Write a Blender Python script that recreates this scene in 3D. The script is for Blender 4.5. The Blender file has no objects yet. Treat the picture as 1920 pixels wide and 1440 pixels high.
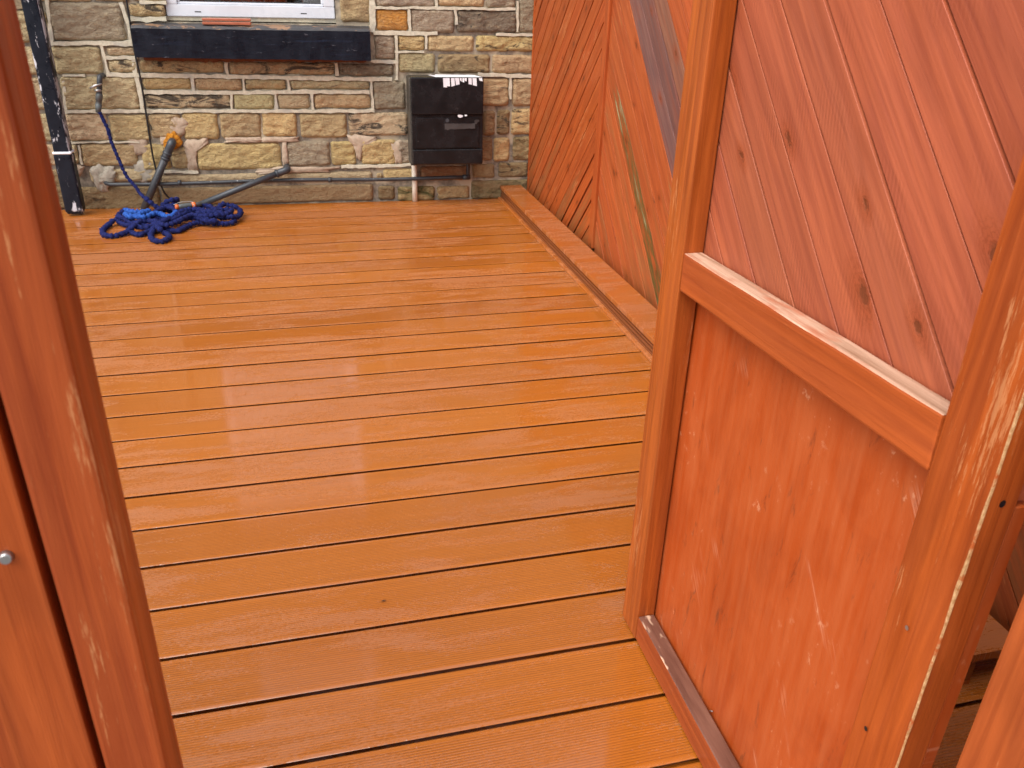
import bpy, bmesh, math, random
from mathutils import Vector, Matrix, noise as mnoise
random.seed(7)
S = bpy.context.scene
COL = S.collection
# ---------------------------------------------------------------- camera
CAMZ = 1.2393
RX = Vector((0.969, -0.244, 0.027)).normalized()
CR = [Vector((0.9693, -0.2444, 0.0273)), Vector((0.0857, 0.4426, 0.8926)), Vector((0.2302, 0.8629, -0.4500))]
def cam_rows(pitch, roll, yaw):
    cy, sy, cp, sp = math.cos(yaw), math.sin(yaw), math.cos(pitch), math.sin(pitch)
    f = Vector((sy*cp, cy*cp, -sp)); r = Vector((cy, -sy, 0)); u = r.cross(f)
    cr, sr = math.cos(roll), math.sin(roll)
    return r*cr + u*sr, u*cr - r*sr, f
CR = cam_rows(0.46721759, 0.03059609, 0.26073279)
FPX = 1557.886
CC = Vector((0, 0, CAMZ))
cd = bpy.data.cameras.new('camera'); cam = bpy.data.objects.new('camera', cd); COL.objects.link(cam)
M = Matrix.Identity(4)
for i in range(3):
    M[i][0] = CR[0][i]; M[i][1] = CR[1][i]; M[i][2] = -CR[2][i]; M[i][3] = CC[i]
cam.matrix_world = M
cd.sensor_width = 36; cd.lens = FPX/1920*36; cd.clip_start = 0.02; cd.clip_end = 300
cd.dof.use_dof = True; cd.dof.focus_distance = 2.0; cd.dof.aperture_fstop = 16.0
S.camera = cam
# ---------------------------------------------------------------- light
SUN_AZ = math.radians(-120)      # direction the light comes from, measured from +Y towards +X
SUN_EL = math.radians(57)
w = bpy.data.worlds.new("World"); S.world = w; w.use_nodes = True
wn = w.node_tree.nodes; wl = w.node_tree.links
bg = wn['Background']
sky = wn.new('ShaderNodeTexSky'); sky.sky_type = 'NISHITA'; sky.sun_disc = False
sky.sun_elevation = SUN_EL; sky.sun_rotation = SUN_AZ
sky.air_density = 1.0; sky.dust_density = 3.0; sky.ozone_density = 1.0
hs = wn.new('ShaderNodeHueSaturation'); hs.inputs['Saturation'].default_value = 0.22
wl.new(sky.outputs[0], hs.inputs['Color']); wl.new(hs.outputs[0], bg.inputs['Color'])
bg.inputs['Strength'].default_value = 0.15
sd = bpy.data.lights.new('sun', 'SUN'); sun = bpy.data.objects.new('sun', sd); COL.objects.link(sun)
sd.energy = 1.1; sd.angle = math.radians(60); sd.color = (1.0, 0.975, 0.945)
sv = Vector((math.sin(SUN_AZ)*math.cos(SUN_EL), math.cos(SUN_AZ)*math.cos(SUN_EL), math.sin(SUN_EL)))
sun.rotation_euler = sv.to_track_quat('Z', 'Y').to_euler()
S.view_settings.view_transform = 'Standard'; S.view_settings.look = 'None'
S.view_settings.exposure = 1.0; S.view_settings.gamma = 1; S.view_settings.use_curve_mapping = False
# ---------------------------------------------------------------- measuring helpers (photo pixel -> point on a real plane)
def ray(x, y): return CR[0]*((x-960)/FPX) - CR[1]*((y-720)/FPX) + CR[2]
def on_z(x, y, z=0.0): d = ray(x, y); return CC + d*((z-CAMZ)/d.z)
def on_x(x, y, X): d = ray(x, y); return CC + d*(X/d.x)
WALL_Y0, WALL_K = 4.806, -0.038
def wall_y(X): return WALL_Y0 + WALL_K*X
def on_wall(x, y, off=0.0):
    d = ray(x, y); s = (WALL_Y0-off)/(d.y - WALL_K*d.x); return CC + d*s
# ---------------------------------------------------------------- object helpers
def link(o, parent=None):
    COL.objects.link(o)
    if parent: o.parent = parent
    return o
def tag(o, label=None, cat=None, group=None, kind=None):
    if label: o['label'] = label
    if cat: o['category'] = cat
    if group: o['group'] = group
    if kind: o['kind'] = kind
    return o
def empty(name, loc=(0, 0, 0)):
    o = bpy.data.objects.new(name, None); o.location = loc; o.empty_display_size = 0.1
    return link(o)
def wpos(o):
    p = Vector((0, 0, 0))
    while o: p = p + Vector(o.location); o = o.parent
    return p
def put(name, bm, mats, parent=None, mat4=None, color=None, smooth=False, wear=None, algae=None):
    me = bpy.data.meshes.new(name); bm.to_mesh(me); bm.free()
    if not isinstance(mats, (list, tuple)): mats = [mats]
    for m in mats: me.materials.append(m)
    if smooth:
        for p in me.polygons: p.use_smooth = True
    o = bpy.data.objects.new(name, me); link(o, parent)
    m = mat4 if mat4 is not None else Matrix.Identity(4)
    if parent: m = Matrix.Translation(-wpos(parent)) @ m
    loc, rot, sc = m.decompose()
    o.location = loc; o.rotation_mode = 'QUATERNION'; o.rotation_quaternion = rot
    if color: o.color = (*color, 1)
    if wear is not None: o['wear'] = wear
    if algae is not None: o['algae'] = algae
    return o
def bm_box(bm, c, s, mi=0):
    r = bmesh.ops.create_cube(bm, size=1.0)
    for v in r['verts']: v.co = Vector((v.co.x*s[0]+c[0], v.co.y*s[1]+c[1], v.co.z*s[2]+c[2]))
    for v in r['verts']:
        for f in v.link_faces: f.material_index = mi
    return r['verts']
def bev(bm, w, seg=2):
    bmesh.ops.bevel(bm, geom=list(bm.edges), offset=w, segments=seg, affect='EDGES', profile=0.6, clamp_overlap=True)
def frame(o, x, z):
    x = Vector(x).normalized(); z = Vector(z).normalized(); y = z.cross(x).normalized(); z = x.cross(y)
    m = Matrix.Identity(4)
    for i in range(3): m[i][0] = x[i]; m[i][1] = y[i]; m[i][2] = z[i]; m[i][3] = o[i]
    return m
def beam(name, a, b, width, thick, nrm, mats, parent=None, color=None, bevel=0.003, wear=None, wob=0.0, algae=None, edge_mi=None, top_mi=None):
    """timber from a to b (centre of its front face); local X along it, front face on local z=0, body behind"""
    a = Vector(a); b = Vector(b); L = (b-a).length
    n = max(1, int(L/0.06))
    bm = bmesh.new(); rings = []
    for i in range(n+1):
        x = -L/2 + L*i/n
        w2 = width/2
        j = lambda k: wob*mnoise.noise(Vector((x*9, k*7.3, a.x*5+a.z*3)))
        rings.append([bm.verts.new((x, -w2+j(1), j(5))), bm.verts.new((x, w2+j(2), j(6))), bm.verts.new((x, w2+j(3), -thick)), bm.verts.new((x, -w2+j(4), -thick))])
    for i in range(n):
        for k in range(4):
            f = bm.faces.new((rings[i][k], rings[i+1][k], rings[i+1][(k+1) % 4], rings[i][(k+1) % 4]))
            if top_mi is not None and k == top_mi[0]: f.material_index = top_mi[1]
    bm.faces.new(rings[0]); bm.faces.new(rings[n][::-1])
    bmesh.ops.recalc_face_normals(bm, faces=bm.faces)
    if bevel:
        es = [e for e in bm.edges if len(e.link_faces) == 2 and e.calc_face_angle(0) > 0.8]
        bmesh.ops.bevel(bm, geom=es, offset=bevel, segments=2, affect='EDGES', profile=0.6, clamp_overlap=True, material=(edge_mi if edge_mi is not None else -1))
    return put(name, bm, mats, parent, frame((a+b)/2, b-a, nrm), color, wear=wear, algae=algae)
def clip_poly(poly, nx, ny, d):
    out = []
    for i in range(len(poly)):
        p, q = poly[i], poly[(i+1) % len(poly)]
        fp = p[0]*nx+p[1]*ny-d; fq = q[0]*nx+q[1]*ny-d
        if fp <= 0: out.append(p)
        if fp*fq < 0:
            t = fp/(fp-fq); out.append((p[0]+(q[0]-p[0])*t, p[1]+(q[1]-p[1])*t))
    return out
def diag_planks(name, y0, y1, z0, z1, sgn, X, front, pitch, thick, mat, parent, colfn, gapfn, phase=0.0, face=-1, lab=None):
    """45 degree planks clipped to the rectangle on the plane X (faces -X); sgn=+1: z rises with y"""
    c = math.sqrt(0.5); dx, dy = c, sgn*c         # along plank in (y,z)
    px, py = -dy, dx                               # across
    ds = [y*px+z*py for y in (y0, y1) for z in (z0, z1)]
    k0 = math.floor((min(ds)-phase)/pitch); k1 = math.ceil((max(ds)-phase)/pitch)
    for k in range(k0, k1):
        lo = phase+k*pitch; hi = lo+pitch
        g = gapfn(k)
        poly = [(y0, z0), (y1, z0), (y1, z1), (y0, z1)]
        poly = clip_poly(poly, px, py, hi-g/2); poly = clip_poly(poly, -px, -py, -(lo+g/2))
        if len(poly) < 3: continue
        cy = sum(p[0] for p in poly)/len(poly); cz = sum(p[1] for p in poly)/len(poly)
        bm = bmesh.new(); out = random.uniform(-0.0011, 0.0011)
        loc = [((p[0]-cy)*dx+(p[1]-cz)*dy, (p[0]-cy)*px+(p[1]-cz)*py) for p in poly]
        # local frame: x along plank, z outward (-X)
        xa = Vector((0, dx, dy)); za = Vector((face, 0, 0)); ya = za.cross(xa)
        sg = 1 if ya.dot(Vector((0, px, py))) > 0 else -1
        loc = [(p[0], p[1]*sg) for p in loc]
        if sg < 0: loc = loc[::-1]
        vt = [bm.verts.new((p[0], p[1], out)) for p in loc]; vb = [bm.verts.new((p[0], p[1], -thick)) for p in loc]
        ft = bm.faces.new(vt); bm.faces.new(vb[::-1])
        for i in range(len(loc)):
            j = (i+1) % len(loc); bm.faces.new((vt[i], vb[i], vb[j], vt[j]))
        bmesh.ops.recalc_face_normals(bm, faces=bm.faces)
        bmesh.ops.bevel(bm, geom=[e for e in bm.edges if ft in e.link_faces] if ft.is_valid else [], offset=0.0006, segments=1, affect='EDGES', clamp_overlap=True)
        cl, we, al, lb = colfn(k)
        o = put(name, bm, mat, parent, frame((X, cy, cz), xa, za), cl, wear=we, algae=al)
        if lb: o['label'] = lb
def tube(bm, pts, r, sides=12, mi=0, cap=True, rad=None):
    pts = [Vector(p) for p in pts]; rings = []
    t = (pts[1]-pts[0]).normalized(); u = t.orthogonal().normalized()
    for i, p in enumerate(pts):
        tn = (pts[min(i+1, len(pts)-1)]-pts[max(i-1, 0)])
        if tn.length > 1e-9: t = tn.normalized()
        u = (u - t*u.dot(t)).normalized(); v = t.cross(u)
        rr = rad(i) if rad else r
        ring = []
        for k in range(sides):
            a = 2*math.pi*k/sides
            q = rr(k) if callable(rr) else rr
            ring.append(bm.verts.new(p+u*(q*math.cos(a))+v*(q*math.sin(a))))
        rings.append(ring)
    for i in range(len(rings)-1):
        m = mi(i) if callable(mi) else mi
        for k in range(sides):
            f = bm.faces.new((rings[i][k], rings[i][(k+1) % sides], rings[i+1][(k+1) % sides], rings[i+1][k])); f.smooth = True; f.material_index = m
    if cap:
        f = bm.faces.new(rings[0][::-1]); f.material_index = mi(0) if callable(mi) else mi
        f = bm.faces.new(rings[-1]); f.material_index = mi(len(rings)-2) if callable(mi) else mi
def spline(P, step):
    P = [Vector(p) for p in P]; out = []
    for i in range(len(P)-1):
        p0 = P[max(i-1, 0)]; p1 = P[i]; p2 = P[i+1]; p3 = P[min(i+2, len(P)-1)]
        n = max(2, int((p2-p1).length/step))
        for k in range(n):
            t = k/n
            out.append(0.5*((2*p1)+(p2-p0)*t+(2*p0-5*p1+4*p2-p3)*t*t+(3*p1-p0-3*p2+p3)*t*t*t))
    out.append(P[-1]); return out
# ---------------------------------------------------------------- materials
class NT:
    def __init__(s, name):
        s.m = bpy.data.materials.new(name); s.m.use_nodes = True
        s.n = s.m.node_tree.nodes; s.l = s.m.node_tree.links
        s.b = s.n['Principled BSDF']
    def node(s, t, **kw):
        n = s.n.new('ShaderNode'+t)
        for k, v in kw.items(): setattr(n, k, v)
        return n
    def inp(s, n, k, v):
        if v is None: return
        if hasattr(v, 'is_output') or isinstance(v, bpy.types.NodeSocket): s.l.new(v, n.inputs[k])
        else: n.inputs[k].default_value = v
    def set(s, k, v): s.inp(s.b, k, v if not (isinstance(v, tuple) and len(v) == 3 and 'Color' in k) else (*v, 1))
    def math(s, op, a, b=None, c=None, clamp=False):
        n = s.node('Math', operation=op, use_clamp=clamp); s.inp(n, 0, a); s.inp(n, 1, b); s.inp(n, 2, c); return n.outputs[0]
    def vmath(s, op, a, b=None):
        n = s.node('VectorMath', operation=op); s.inp(n, 0, a); s.inp(n, 1, b); return n.outputs[0]
    def noise(s, vec, scale, detail=4, rough=0.55, dist=0.0, lac=2.0):
        n = s.node('TexNoise'); s.inp(n, 'Vector', vec); s.inp(n, 'Scale', scale); s.inp(n, 'Detail', detail); s.inp(n, 'Roughness', rough); s.inp(n, 'Distortion', dist); s.inp(n, 'Lacunarity', lac)
        return n.outputs[0]
    def vor(s, vec, scale, feature='F1', rnd=1.0):
        n = s.node('TexVoronoi', feature=feature, voronoi_dimensions='2D'); s.inp(n, 'Vector', vec); s.inp(n, 'Scale', scale); s.inp(n, 'Randomness', rnd); return n
    def map(s, vec, scale=(1, 1, 1), loc=(0, 0, 0)):
        n = s.node('Mapping'); s.inp(n, 'Vector', vec); s.inp(n, 'Scale', scale); s.inp(n, 'Location', loc); return n.outputs[0]
    def rng(s, v, a, b, c=0.0, d=1.0, smooth=False):
        n = s.node('MapRange', clamp=True); n.interpolation_type = 'SMOOTHSTEP' if smooth else 'LINEAR'
        s.inp(n, 0, v); s.inp(n, 1, a); s.inp(n, 2, b); s.inp(n, 3, c); s.inp(n, 4, d); return n.outputs[0]
    def mix(s, f, a, b, mode='MIX'):
        n = s.node('Mix', data_type='RGBA', blend_type=mode, clamp_factor=True)
        s.inp(n, 0, f)
        for k, v in ((6, a), (7, b)):
            s.inp(n, k, (*v, 1) if isinstance(v, tuple) and len(v) == 3 else v)
        return n.outputs[2]
    def bump(s, h, dist=0.001, strength=1.0, nrm=None):
        n = s.node('Bump'); s.inp(n, 'Height', h); s.inp(n, 'Distance', dist); s.inp(n, 'Strength', strength)
        if nrm is not None: s.inp(n, 'Normal', nrm)
        return n.outputs[0]
    def obj(s):
        t = s.node('TexCoord').outputs['Object']; i = s.node('ObjectInfo')
        r = s.node('Combine' 'XYZ'); 
        s.l.new(s.math('MULTIPLY', i.outputs['Random'], 37.0), r.inputs[0]); s.l.new(s.math('MULTIPLY', i.outputs['Random'], 91.0), r.inputs[1]); s.l.new(s.math('MULTIPLY', i.outputs['Random'], 53.0), r.inputs[2])
        s.info = i
        return t, s.vmath('ADD', t, r.outputs[0])
    def attr(s, name):
        n = s.node('Attribute', attribute_type='OBJECT', attribute_name=name); return n.outputs['Fac']
    def world(s): return s.node('NewGeometry').outputs['Position']

def wood_mat(name, rough=0.45, saw=0.25, knots=True, grain=1.2, fixed=None, bumpd=0.0008, spec=0.26):
    t = NT(name); raw, co = t.obj()
    base = t.info.outputs['Color'] if fixed is None else (*fixed, 1)
    warp = t.noise(t.map(co, (1.3, 6, 6)), 1.0, 2)
    cw = t.vmath('ADD', t.map(co, (1.0, 1, 1)), t.vmath('SCALE', warp)) if False else co
    g1 = t.noise(t.map(co, (3.0, 75, 75)), 1.0, 5, 0.6, 0.6)
    g2 = t.noise(t.map(co, (1.2, 22, 22)), 1.0, 3, 0.5, 1.2)
    blotch = t.noise(t.map(co, (4, 9, 9)), 1.0, 4, 0.6)
    # growth rings
    rg = t.math('SINE', t.math('MULTIPLY', t.noise(t.map(co, (0.9, 9, 9)), 1.0, 1, 0.4, 0.3), 60.0))
    col = t.mix(t.rng(g1, 0.3, 0.7), t.mix(0.26*grain, base, (0.05, 0.008, 0.002)), t.mix(0.10*grain, base, (0.80, 0.26, 0.06)))
    col = t.mix(t.math('MULTIPLY', t.rng(rg, 0.2, 1.0), 0.10*grain), col, (0.10, 0.018, 0.004))
    col = t.mix(t.math('MULTIPLY', t.rng(g2, 0.45, 0.7), 0.32), col, (0.22, 0.035, 0.008), 'MIX')
    col = t.mix(t.math('MULTIPLY', t.rng(blotch, 0.5, 0.72), 0.22), col, (0.52, 0.13, 0.035))
    hgt = t.math('ADD', g1, t.math('MULTIPLY', rg, 0.08))
    if saw:
        sw = t.math('SINE', t.math('MULTIPLY', t.math('ADD', t.node('SeparateXYZ').outputs[0], 0.0), 1.0))
        sx = t.node('SeparateXYZ'); t.l.new(co, sx.inputs[0])
        ph = t.math('ADD', t.math('MULTIPLY', sx.outputs[0], 560.0), t.math('ADD', t.math('MULTIPLY', sx.outputs[1], 760.0), t.math('MULTIPLY', blotch, 9.0)))
        sw = t.math('MULTIPLY', t.math('SINE', ph), t.rng(t.noise(t.map(co, (7, 16, 16)), 1.0, 2), 0.48, 0.66))
        hgt = t.math('ADD', hgt, t.math('MULTIPLY', sw, saw*0.5))
        col = t.mix(t.math('MULTIPLY', t.rng(sw, 0.0, 1.0), saw*0.35), col, (0.12, 0.02, 0.006))
    if knots:
        v = t.vor(t.map(co, (4.6, 10.0, 0.0)), 1.0)
        sep = t.node('SeparateColor'); t.l.new(v.outputs['Color'], sep.inputs[0])
        on = t.rng(sep.outputs[0], 0.52, 0.53)
        dd = t.math('ADD', v.outputs['Distance'], t.math('MULTIPLY', t.math('SUBTRACT', t.noise(t.map(co, (60, 110, 110)), 1.0, 4, 0.7), 0.5), 0.16))
        dd = t.math('MULTIPLY', dd, t.rng(sep.outputs[1], 0, 1, 0.75, 1.9))
        halo = t.math('MULTIPLY', t.rng(dd, 0.26, 0.06), on); ring = t.math('MULTIPLY', t.math('MULTIPLY', t.rng(t.math('SINE', t.math('MULTIPLY', dd, 170.0)), 0.0, 1.0), halo), 0.5); core = t.math('MULTIPLY', t.rng(dd, 0.085, 0.04), on)
        col = t.mix(t.math('MULTIPLY', halo, 0.45), col, (0.30, 0.05, 0.008))
        col = t.mix(ring, col, (0.16, 0.03, 0.006))
        col = t.mix(t.math('MULTIPLY', core, 0.75), col, (0.13, 0.034, 0.010))
        hgt = t.math('SUBTRACT', hgt, t.math('MULTIPLY', core, 0.7))
    wear = t.attr('wear')
    fl = t.noise(t.map(co, (16, 210, 210)), 1.0, 5, 0.75)
    pa = t.noise(t.map(co, (3.2, 10, 10)), 1.0, 3, 0.6)
    th = t.math('SUBTRACT', 0.86, t.math('MULTIPLY', wear, t.rng(pa, 0.42, 0.68, 0.12, 0.455)))
    wm = t.rng(t.math('SUBTRACT', fl, th), -0.02, 0.05)
    col = t.mix(t.math('MULTIPLY', wm, 0.62), col, (0.58, 0.25, 0.10))
    # algae near the ground, in runs along the grain
    al = t.attr('algae')
    wp = t.node('SeparateXYZ'); t.l.new(t.world(), wp.inputs[0])
    low = t.rng(wp.outputs[2], 0.75, 0.05)
    an = t.noise(t.map(co, (2.0, 17, 17)), 1.0, 5, 0.66, 0.3)
    am = t.math('MULTIPLY', t.rng(t.math('ADD', an, t.math('ADD', t.math('MULTIPLY', low, 0.20), t.rng(al, 0.9, 1.2, 0, 0.05))), 0.60, 0.70), al, clamp=True)
    green = t.rng(al, 0.9, 1.2)
    brk = t.noise(t.map(co, (9, 70, 70)), 1.0, 5, 0.75)
    am = t.math('MULTIPLY', am, t.rng(brk, 0.36, 0.56, 0.15, 1.0))
    col = t.mix(t.math('MULTIPLY', am, t.rng(green, 0, 1, 0.6, 0.9)), col, t.mix(green, t.mix(t.rng(an, 0.58, 0.8), (0.20, 0.10, 0.035), (0.46, 0.26, 0.10)), t.mix(t.rng(t.math('ADD', an, t.math('MULTIPLY', brk, 0.5)), 0.84, 0.98), (0.055, 0.075, 0.020), (0.48, 0.42, 0.24))))
    t.set('Base Color', col); t.set('Roughness', t.rng(g2, 0.3, 0.7, rough-0.1, rough+0.14)); t.set('Specular IOR Level', spec)
    t.set('Normal', t.bump(hgt, bumpd))
    return t.m

STAIN = (0.42, 0.088, 0.022)
WOOD = wood_mat('stained_timber', rough=0.42, saw=0.0, knots=True)
CLEAR = wood_mat('stained_clear_timber', rough=0.42, saw=0.0, knots=False, grain=1.7, bumpd=0.0012)
SAWN = wood_mat('stained_sawn_boards', rough=0.5, saw=0.32, knots=True, bumpd=0.0010)
def ply_mat():
    t = NT('stained_plywood_sheet'); raw, co = t.obj(); base = t.info.outputs['Color']
    g = t.noise(t.map(co, (5, 60, 60)), 1.0, 5, 0.6); b = t.noise(t.map(co, (4.5, 8, 8)), 1.0, 6, 0.62, 0.4); c = t.noise(t.map(co, (9, 34, 34)), 1.0, 5, 0.7, 0.6); d = t.noise(t.map(co, (45, 60, 60)), 1.0, 4, 0.7)
    col = t.mix(t.rng(b, 0.42, 0.72, 0, 0.5), base, (0.50, 0.11, 0.026))
    col = t.mix(t.math('MULTIPLY', t.rng(b, 0.48, 0.34), 0.32), col, (0.25, 0.036, 0.008))
    col = t.mix(t.math('MULTIPLY', t.rng(c, 0.60, 0.72), 0.75), col, (0.075, 0.018, 0.010))
    col = t.mix(t.math('MULTIPLY', t.rng(g, 0.35, 0.7), 0.18), col, (0.72, 0.26, 0.10))
    col = t.mix(t.math('MULTIPLY', t.math('MULTIPLY', t.rng(d, 0.60, 0.66), t.rng(b, 0.5, 0.6)), 0.5), col, (0.72, 0.36, 0.20))
    # long rubbed scratches running across the sheet
    r = t.node('VectorRotate', rotation_type='Z_AXIS'); t.l.new(raw, r.inputs['Vector']); r.inputs['Angle'].default_value = math.radians(-38)
    sn = t.noise(t.map(r.outputs[0], (5, 190, 1)), 1.0, 4, 0.7); sm = t.noise(t.map(r.outputs[0], (6, 13, 1), (3.3, 1.7, 0)), 1.0, 3, 0.5)
    col = t.mix(t.math('MULTIPLY', t.math('MULTIPLY', t.rng(sn, 0.50, 0.58), t.rng(sm, 0.62, 0.70)), 0.5), col, (0.70, 0.30, 0.17))
    t.set('Base Color', col); t.set('Roughness', t.rng(b, 0.3, 0.7, 0.34, 0.46)); t.set('Specular IOR Level', 0.28); t.set('Normal', t.bump(t.math('ADD', g, t.math('MULTIPLY', b, 2.0)), 0.0006)); return t.m
PLY = ply_mat()
def bare_mat():
    t = NT('worn_bare_wood'); raw, co = t.obj()
    g = t.noise(t.map(co, (4, 80, 80)), 1.0, 5, 0.65, 0.5); b = t.noise(t.map(co, (9, 30, 30)), 1.0, 3)
    col = t.mix(t.rng(g, 0.3, 0.7), (0.30, 0.16, 0.09), (0.72, 0.47, 0.33))
    col = t.mix(t.math('MULTIPLY', t.rng(b, 0.5, 0.62), 0.65), col, (0.42, 0.105, 0.035))
    t.set('Base Color', col); t.set('Roughness', 0.7); t.set('Normal', t.bump(g, 0.0015)); return t.m
BARE = bare_mat()
def dusty_mat():
    t = NT('dirty_worn_edge'); raw, co = t.obj()
    g = t.noise(t.map(co, (6, 60, 60)), 1.0, 5, 0.6); b = t.noise(t.map(co, (5, 12, 12)), 1.0, 4, 0.7)
    col = t.mix(t.rng(g, 0.3, 0.7), (0.10, 0.035, 0.02), (0.22, 0.095, 0.06))
    col = t.mix(t.rng(b, 0.62, 0.66), col, (0.62, 0.42, 0.28))
    t.set('Base Color', col); t.set('Roughness', 0.5); t.set('Normal', t.bump(g, 0.0008)); return t.m
DUSTY = dusty_mat()

def deck_mat(name, base, speck=1.0, wetbias=0.0, dark=(0.17, 0.042, 0.008), film=0.92):
    t = NT(name); raw, co = t.obj()
    wp = t.world()
    rnd = t.info.outputs['Random']
    n1 = t.noise(t.map(wp, (1.3, 3.4, 1)), 1.0, 6, 0.62, 0.5)
    n2 = t.noise(t.map(co, (3.0, 16.0, 1)), 1.0, 5, 0.68, 0.8)
    sp = t.noise(t.map(wp, (110, 260, 1)), 1.0, 3, 0.75)
    big = t.math('ADD', t.math('MULTIPLY', n1, 0.45), t.math('MULTIPLY', n2, 0.55))
    edge = t.math('ADD', big, t.math('MULTIPLY', t.math('SUBTRACT', sp, 0.5), 0.42))
    patch = t.rng(edge, 0.520+wetbias, 0.552+wetbias)           # broken film: beaded water
    streak = t.noise(t.map(co, (1.5, 240, 1)), 1.0, 3, 0.6)
    col = t.mix(t.rng(streak, 0.3, 0.7), tuple(c*0.90 for c in base), tuple(min(1, c*1.1) for c in base))
    col = t.mix(t.math('MULTIPLY', t.rng(n1, 0.4, 0.65), 0.10), col, dark)
    col = t.mix(t.math('MULTIPLY', rnd, 0.26), col, dark)
    ob = t.node('SeparateXYZ'); t.l.new(raw, ob.inputs[0])
    rib = t.math('MULTIPLY', t.rng(ob.outputs[2], -0.00018, -0.00065, 0, 0.55), t.rng(t.math('ABSOLUTE', ob.outputs[1]), 0.0632, 0.0624))
    col = t.mix(rib, col, (0.10, 0.022, 0.004))
    t.set('Base Color', col)
    bead = t.noise(t.map(wp, (300, 480, 1)), 1.0, 2, 0.8)
    t.set('Roughness', t.rng(patch, 0.0, 1.0, 0.52, 0.52)); t.set('Specular IOR Level', 0.25)
    drop = t.vor(t.map(wp, (75, 75, 1)), 1.0)
    dsep = t.node('SeparateColor'); t.l.new(drop.outputs['Color'], dsep.inputs[0])
    dm = t.math('MULTIPLY', t.rng(drop.outputs['Distance'], 0.20, 0.05), t.rng(dsep.outputs[0], 0.86, 0.88))
    hgt = t.math('ADD', t.math('MULTIPLY', t.math('MULTIPLY', bead, patch), 5.0), t.math('MULTIPLY', dm, 0.7*speck))
    hgt = t.math('ADD', hgt, t.math('MULTIPLY', t.noise(t.map(wp, (7, 16, 1)), 1.0, 2), 0.14))
    # the water film lies level over the shallow ribs
    g = t.node('NewGeometry'); sz = t.node('SeparateXYZ'); t.l.new(g.outputs['Normal'], sz.inputs[0])
    lev = t.math('MULTIPLY', t.math('MULTIPLY', t.rng(sz.outputs[2], 0.80, 0.90), t.rng(t.math('ABSOLUTE', ob.outputs[1]), 0.0640, 0.0626)), t.rng(patch, 0, 1, film, 0.35))
    mv = t.node('Mix', data_type='VECTOR'); t.l.new(lev, mv.inputs[0]); t.l.new(g.outputs['Normal'], mv.inputs[4]); mv.inputs[5].default_value = (0, 0, 1)
    nn = t.node('VectorMath', operation='NORMALIZE'); t.l.new(mv.outputs[1], nn.inputs[0])
    t.set('Coat Weight', 1.0); t.set('Coat IOR', 1.75); t.set('Coat Roughness', t.rng(patch, 0, 1, 0.085, 0.42))
    t.set('Coat Normal', t.bump(hgt, 0.0009, 1.0, nn.outputs[0]))
    return t.m
DECK = deck_mat('wet_composite_deck', (0.425, 0.121, 0.007))
KERB = deck_mat('wet_composite_trim', (0.43, 0.118, 0.015), wetbias=-0.02)
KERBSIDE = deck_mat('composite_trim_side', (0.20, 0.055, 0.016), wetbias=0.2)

def stone_mat():
    t = NT('sandstone'); raw, co = t.obj()
    base = t.info.outputs['Color']
    a = t.noise(co, 9.0, 6, 0.65, 0.4); b = t.noise(t.map(co, (26, 26, 64)), 1.0, 6, 0.72, 0.6); c = t.noise(t.map(co, (70, 70, 100)), 1.0, 4, 0.7)
    col = t.mix(t.rng(a, 0.38, 0.66), base, t.mix(0.28, base, (0.25, 0.19, 0.13)))
    col = t.mix(t.math('MULTIPLY', t.rng(b, 0.5, 0.72), 0.4), col, (0.66, 0.49, 0.27))
    col = t.mix(t.math('MULTIPLY', t.rng(c, 0.50, 0.68), 0.42), col, (0.17, 0.115, 0.065))
    st = t.attr('stain'); sn = t.noise(t.map(co, (7, 7, 18)), 1.0, 6, 0.7, 1.0)
    col = t.mix(t.math('MULTIPLY', t.rng(t.math('ADD', sn, t.math('MULTIPLY', st, 0.25)), 0.64, 0.72), t.math('MINIMUM', t.math('MULTIPLY', st, 4.0), 0.9)), col, (0.05, 0.042, 0.035))
    # darker brown towards the ground
    wp = t.node('SeparateXYZ'); t.l.new(t.world(), wp.inputs[0])
    lo = t.rng(t.math('ADD', wp.outputs[2], t.math('MULTIPLY', a, 0.22)), 0.30, 0.10)
    col = t.mix(t.math('MULTIPLY', lo, 0.4), col, (0.10, 0.075, 0.035))
    gm = t.attr('moss')
    col = t.mix(t.math('MULTIPLY', gm, t.rng(sn, 0.42, 0.62)), col, (0.035, 0.05, 0.012))
    t.set('Base Color', col); t.set('Roughness', 0.85); t.set('Specular IOR Level', 0.25)
    h = t.math('ADD', t.math('MULTIPLY', b, 0.9), t.math('ADD', t.math('MULTIPLY', a, 0.8), t.math('MULTIPLY', c, 0.6)))
    t.set('Normal', t.bump(h, 0.020, 1.0)); return t.m
STONE = stone_mat()
def rough_mat(name, c1, c2, scale=40, rough=0.9, bd=0.003, c3=None, s3=6, t3=0.6):
    t = NT(name); raw, co = t.obj(); wpz = t.world()
    a = t.noise(wpz, scale, 6, 0.65); b = t.noise(wpz, s3, 5, 0.6)
    col = t.mix(t.rng(a, 0.32, 0.68), c1, c2)
    if c3: col = t.mix(t.rng(b, t3, t3+0.08), col, c3)
    t.set('Base Color', col); t.set('Roughness', rough); t.set('Specular IOR Level', 0.25); t.set('Normal', t.bump(a, bd)); return t.m
MORTAR = rough_mat('grey_mortar_bed', (0.13, 0.112, 0.088), (0.34, 0.295, 0.23), 45, c3=(0.46, 0.39, 0.28), s3=5, t3=0.5)
POINT = rough_mat('cream_ribbon_pointing', (0.50, 0.455, 0.345), (0.70, 0.64, 0.49), 60, bd=0.0025, c3=(0.48, 0.45, 0.37), s3=9, t3=0.56)
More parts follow.
